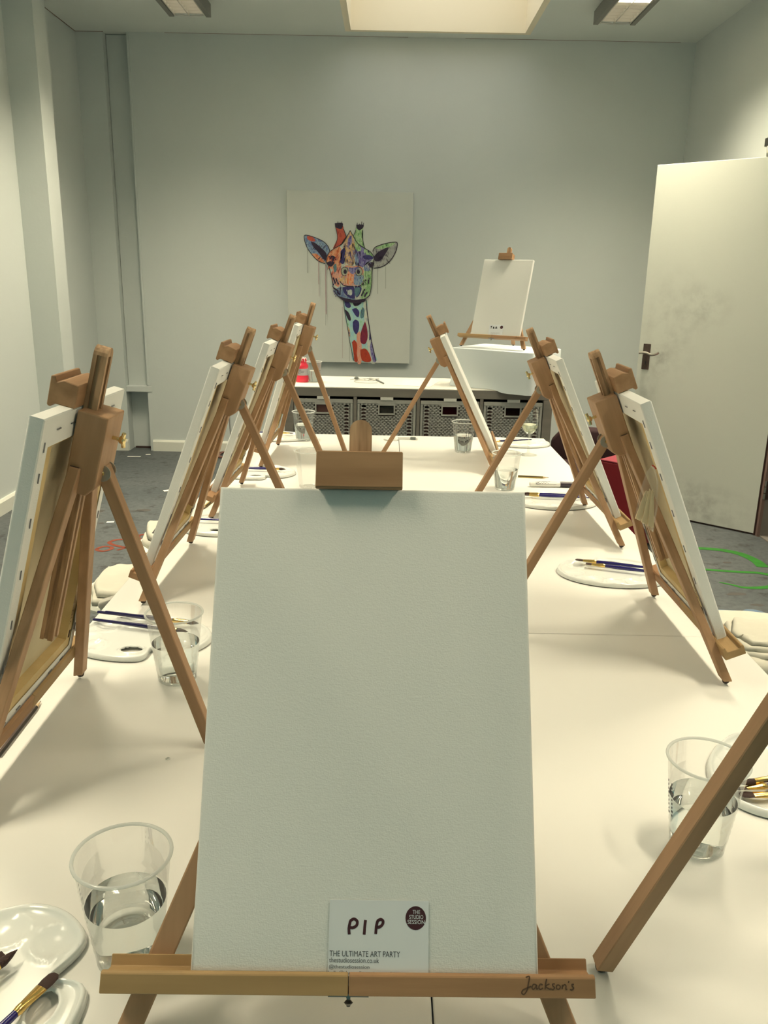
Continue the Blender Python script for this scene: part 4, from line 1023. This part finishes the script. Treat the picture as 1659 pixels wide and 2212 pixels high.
for k in range(11):
    a = 2 * math.pi * k / 11 + 0.2; zb = 0.114 + 0.012 * random.random()
    mb.tube([(0.024 * math.cos(a), 0.024 * math.sin(a), 0.1345), (0.0277 * math.cos(a), 0.0277 * math.sin(a), 0.131), (0.0279 * math.cos(a + .1), 0.0279 * math.sin(a + .1), zb)], [0.003, 0.0028, 0.002], 6)
mb.lathe([(0.0262, 0.1338), (0.001, 0.1352)], 24); mb.build('paint_drip', 'drip_white', cp, smooth=True)
# cable, pen, paper on the sideboard
ea = thing('earphones', 'tangled pale earphone cable with a dark bud on the sideboard', 'earphones', (-0.13, 4.83, 0.78))
pts = [(-0.085, 0.05, 0.004), (-0.06, 0.09, 0.004), (-0.03, 0.07, 0.007), (-0.045, 0.02, 0.004), (0.0, 0.0, 0.006), (0.03, 0.05, 0.004), (0.05, 0.09, 0.006), (0.015, 0.085, 0.008), (-0.005, 0.04, 0.006), (0.04, 0.02, 0.004), (0.07, 0.06, 0.004), (0.08, 0.10, 0.006), (0.05, 0.06, 0.009), (0.0, 0.075, 0.008), (-0.06, 0.0, 0.003), (-0.04, -0.06, 0.003), (0.02, -0.09, 0.003), (0.075, -0.07, 0.003)]
MB().tube(smoothpath(pts, 8), 0.0022, 6).build('cable', 'cable_white', ea, smooth=True)
MB().lathe([(0.003, -0.012), (0.0085, -0.006), (0.009, 0.006), (0.004, 0.014)], 12, 'x', (-0.052, 0.075, 0.010), cap=True).build('ear_bud', 'grey_plastic', ea, smooth=True)
MB().lathe([(0.003, -0.01), (0.007, -0.004), (0.007, 0.006), (0.003, 0.012)], 12, 'x', (0.03, 0.055, 0.010), cap=True).build('ear_bud', 'cable_white', ea, smooth=True)
pn = thing('pen', 'dark slim pen on the sideboard beside the earphones', 'pen', (-0.019, 4.725, 0.7845), (0, 0, math.atan2(4.92 - 4.725, -0.072 + 0.019)))
MB().lathe([(0.003, 0.0), (0.0042, 0.003), (0.0042, 0.16), (0.0025, 0.178)], 12, 'x', cap=True).build('pen_barrel', 'grey_plastic', pn, smooth=True)
MB().lathe([(0.0025, 0.178), (0.0006, 0.188)], 10, 'x', cap=True).build('pen_tip', 'dull_steel', pn)
tag(MB().box(-0.105, 0.105, -0.148, 0.148, 0, 0.0016).build('paper_sheet', 'paper', loc=(0.175, 4.80, 0.7802), rot=(0, 0, R(-14))), 'white paper sheet flat on the sideboard, left of the covered box', 'paper')

# ================================================================== GIRAFFE PAINTING
PX0, PX1, PZ0, PZ1 = -0.759, 0.167, 0.727, 1.960
pic = thing('giraffe_painting', 'large unframed canvas of a multicoloured giraffe head on the far wall', 'painting', (0, YB, 0))
MB().box(PX0, PX1, -0.034, -0.0005, PZ0, PZ1).bevel(0.003).build('picture_canvas', 'picture_ground', pic)
YP = -0.0346; layer = [0]
def P_(zx, zy):
    x = PX0 + (zx - 115 - (zy - 60) * 0.004 * (1 - 2 * (zx - 115) / 1440.)) / 1440.0 * (PX1 - PX0) * (1 + (zy - 60) / 1980. * 0.03)
    z = PZ1 - (zy - 60 - (zx - 115) * 0.013) / 1978.0 * (PZ1 - PZ0)
    return x, z
def patch(name, pts, mtl, smooth=True):
    layer[0] += 1; y = YP - 0.00012 * layer[0]
    p = [(P_(*q)[0], y, P_(*q)[1]) for q in pts]
    if smooth: p = smoothpath(p + [p[0]], 4)[:-1]
    mb = MB(); f = mb.b.faces.new(mb.verts(p)); bmesh.ops.triangulate(mb.b, faces=[f])
    return mb.build(name, mtl, pic, recalc=False)
def dline(name, pts, wd, mtl):
    layer[0] += 1; y = YP - 0.00012 * layer[0]
    mb = MB(); p = [(P_(*q)[0], y, P_(*q)[1]) for q in pts]
    mb.ribbon(smoothpath(p, 4) if len(p) > 2 else p, wd, (0, -1, 0)); return mb.build(name, mtl, pic, recalc=False)
K_ = (38, 26, 44)
paintmat('pt_dark', [(28, 18, 30), (48, 34, 62), (30, 24, 40)], 30, 1)
paintmat('pt_nostril', [(110, 124, 112), (176, 182, 160), (96, 120, 100)], 24, 19)
paintmat('pt_ink', [(44, 34, 44), (60, 50, 66)], 30, 2)
paintmat('pt_blue', [(46, 44, 104), (150, 176, 192), (84, 104, 160), (186, 196, 196)], 16, 3)
paintmat('pt_orange', [(176, 66, 44), (222, 128, 82), (226, 176, 140), (196, 92, 60)], 16, 4)
paintmat('pt_pink', [(150, 84, 110), (222, 170, 150), (226, 150, 120), (196, 176, 180)], 14, 5)
paintmat('pt_yellow', [(90, 80, 120), (210, 176, 80), (226, 190, 160), (70, 60, 110), (216, 196, 130)], 20, 6)
paintmat('pt_green', [(40, 70, 46), (130, 180, 120), (190, 214, 170), (80, 130, 90)], 16, 7)
paintmat('pt_purple', [(50, 34, 80), (96, 80, 150), (150, 150, 190), (64, 50, 96)], 22, 8)
paintmat('pt_pale', [(150, 170, 180), (212, 216, 200), (196, 204, 200)], 14, 9)
paintmat('pt_red', [(140, 44, 40), (196, 92, 70), (170, 60, 66)], 14, 10)
paintmat('pt_redspot', [(150, 44, 26), (178, 62, 34), (140, 36, 30)], 14, 11)
paintmat('pt_crimson', [(84, 20, 44), (130, 30, 56), (96, 26, 70)], 14, 12)
paintmat('pt_navy', [(34, 28, 74), (56, 54, 120), (38, 30, 66)], 16, 13)
paintmat('pt_neck', [(120, 190, 130), (180, 216, 200), (150, 200, 214), (196, 210, 130)], 7, 14)
paintmat('pt_teal', [(40, 60, 90), (90, 130, 140), (50, 90, 90)], 16, 15)
paintmat('pt_grey', [(120, 116, 124), (176, 178, 174), (96, 92, 96)], 14, 16)
# neck
patch('neck', [(752, 1290), (1010, 1290), (1020, 1440), (1045, 1600), (1075, 1790), (1100, 1920), (1125, 2028), (875, 2028), (850, 1920), (825, 1790), (790, 1600), (765, 1440)], 'pt_neck')
patch('neck_shade', [(985, 1310), (1015, 1330), (1030, 1450), (1075, 1790), (1125, 2028), (1060, 2028), (1010, 1700), (990, 1500)], 'pt_pale')
patch('neck_shade', [(905, 1700), (950, 1690), (960, 2028), (905, 2028)], 'pt_pink')
for pts, mm in (([(765, 1310), (815, 1325), (840, 1370), (815, 1395), (775, 1370)], 'pt_navy'), ([(860, 1330), (960, 1320), (930, 1360), (880, 1370)], 'pt_dark'), ([(850, 1410), (900, 1395), (935, 1440), (925, 1500), (890, 1480)], 'pt_navy'),
                ([(975, 1380), (995, 1420), (985, 1500), (950, 1510), (950, 1440)], 'pt_teal'), ([(770, 1410), (815, 1450), (840, 1530), (815, 1540), (785, 1480)], 'pt_dark'), ([(860, 1560), (890, 1530), (930, 1560), (930, 1640), (900, 1705), (865, 1650)], 'pt_navy'),
                ([(1000, 1550), (1020, 1620), (1030, 1740), (1000, 1820), (950, 1800), (950, 1700), (975, 1610)], 'pt_crimson'), ([(795, 1600), (825, 1650), (830, 1740), (812, 1700)], 'pt_yellow'), ([(850, 1800), (880, 1775), (910, 1830), (905, 1930), (915, 2028), (878, 2028), (868, 1930)], 'pt_redspot'),
                ([(945, 1890), (1000, 1875), (1045, 1930), (1068, 2028), (975, 2028), (950, 1960)], 'pt_redspot'), ([(1055, 1850), (1075, 1790), (1100, 1920), (1125, 2028), (1090, 2028), (1065, 1930)], 'pt_purple'), ([(1045, 1580), (1060, 1660), (1065, 1760), (1048, 1770), (1050, 1680)], 'pt_navy')):
    patch('neck_spot', pts, mm)
dline('outline', [(752, 1290), (770, 1440), (800, 1620), (825, 1790), (850, 1920), (872, 2028)], 0.004, 'pt_ink'); dline('outline', [(1012, 1290), (1025, 1440), (1045, 1590), (1075, 1790), (1125, 2025)], 0.006, 'pt_dark')
# ears
patch('ear', [(310, 580), (340, 560), (430, 585), (530, 630), (585, 690), (600, 740), (560, 860), (470, 850), (400, 780), (340, 690)], 'pt_blue')
patch('ear_patch', [(345, 570), (400, 575), (440, 620), (400, 630), (350, 605)], 'pt_red'); patch('ear_patch', [(390, 770), (450, 770), (520, 830), (550, 870), (470, 850)], 'pt_orange')
patch('ear_inner', [(385, 630), (440, 650), (500, 700), (560, 760), (570, 840), (530, 830), (470, 750), (420, 700)], 'pt_dark')
patch('ear', [(1090, 740), (1120, 690), (1230, 650), (1340, 632), (1368, 650), (1350, 740), (1290, 840), (1200, 910), (1110, 930), (1085, 880)], 'pt_grey')
patch('ear_patch', [(1110, 700), (1230, 655), (1340, 635), (1300, 680), (1180, 710)], 'pt_green')
patch('ear_inner', [(1100, 800), (1160, 740), (1270, 690), (1230, 770), (1180, 840), (1120, 850)], 'pt_dark')
dline('outline', [(600, 740), (585, 690), (530, 630), (430, 585), (340, 560), (310, 580), (340, 690), (400, 780), (470, 850), (550, 880)], 0.005, 'pt_ink')
dline('outline', [(1090, 740), (1120, 690), (1230, 650), (1340, 632), (1368, 650), (1350, 740), (1290, 840), (1200, 910), (1100, 930)], 0.006, 'pt_ink')
# horns
patch('horn', [(665, 450), (748, 450), (760, 500), (790, 570), (810, 640), (640, 720), (690, 600), (685, 530)], 'pt_red')
patch('horn', [(905, 450), (980, 455), (970, 560), (985, 640), (1000, 720), (890, 690), (870, 570), (895, 510)], 'pt_green')
patch('horn_tip', [(660, 425), (745, 420), (750, 460), (730, 490), (690, 480), (668, 465)], 'pt_dark'); patch('horn_tip', [(903, 440), (985, 440), (975, 480), (940, 500), (910, 480)], 'pt_dark')
for x in (668, 690, 712, 735, 910, 935, 960, 982): dline('horn_hair', [(x, 470), (x + 6, 405 + (x % 3) * 12)], 0.004, 'pt_ink')
dline('outline', [(665, 450), (690, 590), (650, 710)], 0.004, 'pt_ink'); dline('outline', [(760, 490), (795, 590)], 0.004, 'pt_ink'); dline('outline', [(900, 500), (870, 570)], 0.004, 'pt_ink'); dline('outline', [(972, 500), (970, 570), (1000, 720)], 0.004, 'pt_ink')
# head
head = [(835, 505), (870, 570), (920, 650), (1000, 705), (1070, 750), (1105, 820), (1085, 900), (1080, 1000), (1075, 1130), (1055, 1240), (1000, 1285), (900, 1300), (760, 1290), (680, 1240), (640, 1150), (620, 1020), (590, 920), (560, 850), (590, 760), (660, 705), (750, 650), (800, 570)]
patch('head', head, 'pt_pale')
patch('face_patch', [(590, 760), (660, 705), (720, 690), (740, 780), (730, 900), (700, 960), (600, 930), (565, 850)], 'pt_orange')
patch('face_patch', [(800, 570), (835, 515), (870, 590), (900, 720), (890, 840), (860, 900), (800, 880), (760, 800), (750, 690)], 'pt_yellow')
patch('face_patch', [(900, 640), (1000, 710), (1075, 755), (1095, 820), (1030, 860), (960, 930), (900, 880), (890, 760)], 'pt_purple')
patch('face_patch', [(1000, 710), (1075, 755), (1090, 800), (1040, 790), (990, 750)], 'pt_green')
patch('face_patch', [(885, 600), (930, 660), (960, 720), (920, 740), (890, 690)], 'pt_green')
patch('face_patch', [(640, 940), (730, 930), (730, 1060), (700, 1150), (640, 1100), (615, 1000)], 'pt_pink')
patch('face_patch', [(985, 960), (1070, 950), (1078, 1060), (1060, 1230), (1000, 1280), (950, 1270), (985, 1120)], 'pt_green')
patch('face_patch', [(655, 1180), (740, 1150), (780, 1250), (900, 1295), (760, 1290), (680, 1240)], 'pt_blue')
patch('face_stripe', [(725, 740), (770, 700), (785, 780), (760, 880), (715, 860), (740, 800)], 'pt_navy'); patch('face_stripe', [(810, 600), (850, 560), (850, 640), (830, 700), (805, 680)], 'pt_purple')
patch('face_stripe', [(820, 680), (850, 660), (860, 760), (850, 880), (825, 860), (835, 770)], 'pt_yellow'); patch('face_stripe', [(880, 780), (910, 760), (930, 860), (900, 900)], 'pt_blue')
patch('forehead_shade', [(585, 800), (640, 790), (680, 830), (630, 850)], 'pt_dark'); patch('forehead_shade', [(975, 790), (1050, 780), (1095, 820), (1000, 830)], 'pt_navy')
patch('eye', [(560, 870), (620, 850), (655, 870), (620, 915), (590, 905)], 'pt_dark'); patch('eye', [(1030, 880), (1075, 860), (1105, 875), (1080, 920), (1050, 915)], 'pt_dark')
patch('eye_shade', [(640, 910), (670, 880), (680, 950), (655, 980)], 'pt_teal'); patch('eye_shade', [(985, 900), (1030, 930), (1050, 960), (1000, 960)], 'pt_blue')
# muzzle
patch('muzzle', [(730, 950), (790, 900), (860, 910), (930, 900), (985, 950), (985, 1060), (960, 1120), (860, 1135), (760, 1125), (715, 1070)], 'pt_pink')
patch('muzzle_patch', [(725, 1030), (780, 1030), (800, 1100), (740, 1110), (715, 1075)], 'pt_yellow'); patch('muzzle_patch', [(800, 1000), (860, 1000), (860, 1110), (800, 1110)], 'pt_orange'); patch('muzzle_patch', [(880, 1000), (980, 1010), (965, 1110), (880, 1120)], 'pt_blue')
patch('muzzle_patch', [(790, 920), (860, 925), (930, 920), (880, 990), (840, 990)], 'pt_purple')
for cx_ in (770, 932): 
    patch('nostril', [(cx_ + 36 * math.cos(a), 970 + 46 * math.sin(a)) for a in [2 * math.pi * k / 10 for k in range(10)]], 'pt_nostril')
    patch('nostril', [(cx_ + (6 if cx_ < 850 else -6) + 19 * math.cos(a), 972 + 26 * math.sin(a)) for a in [2 * math.pi * k / 8 for k in range(8)]], 'pt_dark')
    dline('outline', [(cx_ + 40 * math.cos(a), 970 + 50 * math.sin(a)) for a in [R(60 + 300 * k / 10 + (180 if cx_ > 850 else 0)) for k in range(11)]], 0.004, 'pt_ink')
patch('mouth', [(745, 1150), (860, 1140), (955, 1148), (950, 1210), (900, 1275), (830, 1275), (765, 1220)], 'pt_navy'); patch('mouth_light', [(880, 1160), (940, 1155), (935, 1220), (890, 1260)], 'pt_teal'); patch('mouth_light', [(800, 1190), (850, 1180), (850, 1240), (815, 1240)], 'pt_pale')
dline('outline', [(715, 1080), (760, 1130), (860, 1142), (960, 1130), (990, 1070)], 0.006, 'pt_dark')
for l in ([(640, 1040), (665, 1110)], [(670, 1050), (700, 1120)], [(645, 1160), (700, 1200)], [(685, 1210), (720, 1240)], [(1010, 1060), (1000, 1120)], [(1045, 1040), (1040, 1110)], [(1000, 1170), (960, 1250)], [(1030, 1200), (990, 1265)]): dline('whisker_stripe', l, 0.011, 'pt_dark')
patch('cheek_spot', [(1000, 1150), (1040, 1145), (1045, 1185), (1010, 1190)], 'pt_green'); patch('chin_shade', [(690, 1250), (800, 1285), (900, 1300), (1000, 1285), (990, 1320), (880, 1335), (760, 1310)], 'pt_dark')
dline('outline', head[0:10], 0.005, 'pt_ink'); dline('outline', head[14:] + [head[0]], 0.005, 'pt_ink'); dline('outline', head[9:15], 0.006, 'pt_dark')
def fur(name, mtl, n, seed, xr, yr, ln, wd):
    rnd = random.Random(seed); layer[0] += 1; y = YP - 0.00012 * layer[0]; mb = MB()
    for _ in range(n):
        zx, zy = rnd.uniform(*xr), rnd.uniform(*yr); L_ = rnd.uniform(0.5, 1) * ln; sl = (zx - 850) / 250 * 0.5 + rnd.uniform(-0.3, 0.3)
        p = [(P_(zx + sl * L_ * q, zy + L_ * q)[0], y, P_(zx + sl * L_ * q, zy + L_ * q)[1]) for q in (0, 0.5, 1)]
        mb.ribbon(p, [wd * 0.5, wd, wd * 0.2], (0, -1, 0))
    o = mb.build(name, mtl, pic, recalc=False); o['kind'] = 'stuff'
fur('brush_strokes', 'pt_dark', 26, 3, (700, 960), (640, 880), 60, 0.0045); fur('brush_strokes', 'pt_purple', 26, 4, (830, 1060), (700, 930), 55, 0.006)
fur('brush_strokes', 'pt_red', 16, 5, (600, 740), (760, 980), 60, 0.006); fur('brush_strokes', 'pt_yellow', 14, 6, (780, 880), (680, 900), 70, 0.006)
fur('brush_strokes', 'pt_pale', 22, 7, (640, 1040), (1010, 1260), 45, 0.005); fur('brush_strokes', 'pt_navy', 16, 8, (640, 780), (1060, 1250), 45, 0.006)
fur('brush_strokes', 'pt_green', 18, 9, (960, 1060), (980, 1240), 50, 0.006); fur('brush_strokes', 'pt_dark', 14, 10, (440, 560), (660, 830), 45, 0.005); fur('brush_strokes', 'pt_dark', 14, 11, (1100, 1250), (700, 840), 45, 0.005)
paintmat('pt_drip', [(170, 140, 140), (150, 120, 130)], 14, 17); paintmat('pt_drip2', [(120, 126, 120), (140, 150, 140)], 14, 18)
for x, y0, y1, wd, mm in ((350, 700, 990, 0.003, 'pt_drip2'), (476, 855, 1120, 0.005, 'pt_drip'), (478, 1120, 1260, 0.002, 'pt_drip'), (556, 890, 1470, 0.006, 'pt_drip'), (552, 1470, 1600, 0.002, 'pt_drip2'), (742, 1380, 1990, 0.002, 'pt_drip'), (823, 1800, 2028, 0.002, 'pt_drip2'), (1145, 935, 1225, 0.003, 'pt_drip2'), (1236, 910, 1165, 0.0025, 'pt_drip2'), (722, 1120, 1240, 0.0025, 'pt_ink'), (775, 1000, 1130, 0.0025, 'pt_red')):
    dline('paint_drip', [(x, y0), (x, y1)], wd, mm)

# ================================================================== STOOLS, APRONS, CHAIRS
def make_stool():
    t = thing('stool', 'x', 'stool'); h = 0.45
    MB().lathe([(0.001, h - 0.03), (0.150, h - 0.03), (0.160, h - 0.024), (0.163, h - 0.012), (0.158, h - 0.002), (0.14, h), (0.001, h)], 48).build('seat', 'stool_white', t, smooth=True)
    for k in range(4):
        a = R(45 + 90 * k); MB().tube([(0.10 * math.cos(a), 0.10 * math.sin(a), h - 0.03), (0.155 * math.cos(a), 0.155 * math.sin(a), 0.0)], 0.0125, 12).build('leg', 'stool_leg', t, smooth=True)
    return t
st = make_stool(); put(st, -0.715, 2.80, 0, R(10), 'white round stool on the left, farther one, beside the second easel', 'white round stools')
put(copy_tree(st), -0.745, 2.33, 0, R(35), 'white round stool on the left, nearer one, mostly under the table', 'white round stools')
put(copy_tree(st), 0.975, 2.00, 0, R(0), 'white round stool on the right under the pile of aprons', 'white round stools')
def apron(name, label, x, y, z, rx, ry, h, rz, seed, layers=2, mtl='apron_cotton', droop=0.0):
    t = thing(name, label, 'apron', (x, y, z), (0, 0, R(rz)), 'folded cotton aprons')
    for L in range(layers):
        mb = MB(); N = 30; grid = []
        s = 1 - 0.10 * L
        for j in range(N + 1):
            row = []
            for i in range(N + 1):
                u, v = i / N * 2 - 1, j / N * 2 - 1
                k = max(abs(u), abs(v)); rr = (1 - 0.16 * (abs(u) * abs(v)) ** 1.5)
                px, py = u * rx * s * rr, v * ry * s * rr
                n1 = noise.noise(Vector((u * 1.6 + seed, v * 1.6, L * 3.1))); n2 = noise.noise(Vector((u * 4 + seed, v * 4, L * 1.7)))
                top = h / layers * (0.85 + 0.22 * n1 + 0.16 * n2)
                edge = min(1, (1 - k) / 0.05)
                pz = h * L / layers + top * math.sqrt(max(0, 1 - (1 - edge) ** 2)) + 0.002
                rad = math.hypot(px, py)
                if droop and rad > 0.155: pz -= droop * (rad - 0.155) * 4
                row.append(Vector((px + 0.012 * n1, py + 0.012 * n2, pz)))
            grid.append(row)
        vs = [[mb.b.verts.new(p) for p in r_] for r_ in grid]
        for j in range(N):
            for i in range(N): mb.b.faces.new((vs[j][i], vs[j][i + 1], vs[j + 1][i + 1], vs[j + 1][i]))
        o = mb.build('apron_fold', mtl, t, smooth=2, recalc=True)
        md = o.modifiers.new('thickness', 'SOLIDIFY'); md.thickness = 0.004; md.offset = -1
    return t
a1_ = apron('folded_apron', 'folded cream apron with a dark print on the farther left stool', -0.725, 2.82, 0.4505, 0.135, 0.125, 0.055, 18, 1.0, 2)
patchm = MB()
for i in range(7):
    pass
MB().loft([[(-0.105, -0.06, 0.050), (-0.055, -0.085, 0.056), (-0.030, -0.04, 0.060), (-0.085, -0.01, 0.058)], [(-0.103, -0.06, 0.052), (-0.055, -0.083, 0.059), (-0.032, -0.04, 0.063), (-0.085, -0.012, 0.061)]]).bevel(0.002, 1).build('dark_print', 'apron_print', a1_)
a2_ = apron('folded_apron', 'folded cream apron hanging open over the nearer left stool', -0.735, 2.345, 0.4505, 0.145, 0.15, 0.036, 10, 4.3, 2)
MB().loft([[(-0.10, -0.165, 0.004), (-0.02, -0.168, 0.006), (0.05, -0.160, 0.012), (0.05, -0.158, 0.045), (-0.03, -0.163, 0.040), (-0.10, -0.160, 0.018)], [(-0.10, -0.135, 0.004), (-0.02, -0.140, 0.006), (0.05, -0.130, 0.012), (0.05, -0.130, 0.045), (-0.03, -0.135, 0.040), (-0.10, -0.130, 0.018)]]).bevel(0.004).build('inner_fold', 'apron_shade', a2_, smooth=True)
a3_ = apron('folded_apron', 'folded cream apron, flat on the right stool, lowest and widest', 1.03, 2.06, 0.4505, 0.20, 0.15, 0.026, -10, 7.7, 2, droop=0.0)
a4_ = apron('folded_apron', 'thick folded cream apron on top of the right stool pile', 1.04, 1.955, 0.482, 0.17, 0.11, 0.036, -6, 9.1, 3)
a5_ = thing('hanging_apron', 'cream apron hanging down off the right stool, at the photo edge', 'apron', (1.03, 1.83, 0.45), (0, 0, R(-12)), 'folded cotton aprons')
mb = MB(); N = 24; grid = []
for j in range(N + 1):
    v = j / N; row = []
    for i in range(N + 1):
        u = i / N * 2 - 1
        z = 0.03 - 0.26 * max(0, v - 0.2) / 0.8; y = 0.05 - 0.07 * min(1, v / 0.25) + 0.016 * math.sin(u * 9 + v * 3) * v
        row.append(mb.b.verts.new((u * 0.13 * (1 - 0.25 * v), y, z + 0.006 * math.sin(u * 5))))
    grid.append(row)
for j in range(N):
    for i in range(N): mb.b.faces.new((grid[j][i], grid[j][i + 1], grid[j + 1][i + 1], grid[j + 1][i]))
o = mb.build('apron_cloth', 'apron_cotton', a5_, smooth=2); md = o.modifiers.new('thickness', 'SOLIDIFY'); md.thickness = 0.006; md.offset = -1
# maroon chair and red box stool at the far right
mc = thing('tub_chair', 'dark maroon upholstered chair beyond the right table corner', 'chair', (1.28, 5.14, 0), (0, 0, R(-20)))
mb = MB(); pr = [(-0.24, 0.0), (-0.24, 0.20), (-0.17, 0.285), (0.17, 0.285), (0.24, 0.20), (0.24, 0.0)]
mb.prism(pr, 'y', 0.0, 0.11); mb.xf(Matrix.Translation((0, 0, 0.185))); mb.bevel(0.02, 3).build('backrest', 'maroon_felt', mc, smooth=True)
MB().box(-0.24, 0.24, -0.40, 0.0, 0.14, 0.27).bevel(0.025, 3).build('seat', 'maroon_felt', mc, smooth=True)
for sx in (-1, 1):
    for yy in (-0.37, 0.05): MB().lathe([(0.014, 0), (0.018, 0.14)], 10, 'z', (sx * 0.20, yy, 0), cap=True).build('leg', 'chair_leg', mc)
rb = thing('box_stool', 'dark red upholstered box stool with flat top behind the right easels', 'stool', (1.145, 4.33, 0), (0, 0, R(-45)))
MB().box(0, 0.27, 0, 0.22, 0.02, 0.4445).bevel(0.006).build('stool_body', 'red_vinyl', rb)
MB().box(0.0, 0.27, 0, 0.22, 0.4455, 0.455).bevel(0.004).build('stool_lid', 'red_vinyl_lit', rb)
for x in (0.04, 0.23):
    for y in (0.04, 0.18): MB().lathe([(0.02, 0), (0.02, 0.021)], 12, 'z', (x, y, 0), cap=True).build('foot', 'chair_leg', rb)

# ------------------------------------------------------------------ bits on the floor
def scrap(x, y, a, b_, rz, label):
    o = MB().box(-a, a, -b_, b_, 0, 0.0015).build('paper_scrap', 'paper', loc=(x, y, 0.0002), rot=(0, 0, R(rz))); tag(o, label, 'paper', 'paper scraps on the floor')
scrap(-1.935, 6.22, 0.05, 0.012, 3, 'larger white paper scrap on the floor near the pipe chase'); scrap(-1.85, 6.30, 0.018, 0.012, 20, 'small white paper scrap right of the larger one by the far wall'); scrap(-1.423, 5.209, 0.02, 0.018, 30, 'small white paper scrap on the open floor at the left'); scrap(-1.555, 4.484, 0.020, 0.012, 10, 'tiny paper scrap on the floor near the orange scribble')
cbl = thing('floor_cable', 'thin cable running down the far wall to a brown coil on the floor', 'cable', (-1.25, 6.33, 0))
MB().tube(smoothpath([(0.012, 0.105, 0.60), (0.014, 0.105, 0.40), (0.016, 0.104, 0.27), (0.024, 0.10, 0.14), (0.05, 0.08, 0.03), (0.08, 0.04, 0.006)], 6), 0.004, 6).build('wall_cable', 'cable_grey', cbl, smooth=True)
MB().tube(smoothpath([(0.11 * math.cos(a) * (1 - 0.02 * k) + 0.02, 0.10 * math.sin(a) - 0.02, 0.008 + 0.006 * (k % 5) / 5) for k, a in enumerate([2 * math.pi * i / 8 for i in range(25)])], 4), 0.006, 6).build('cable_coil', 'cable_brown', cbl, smooth=True)
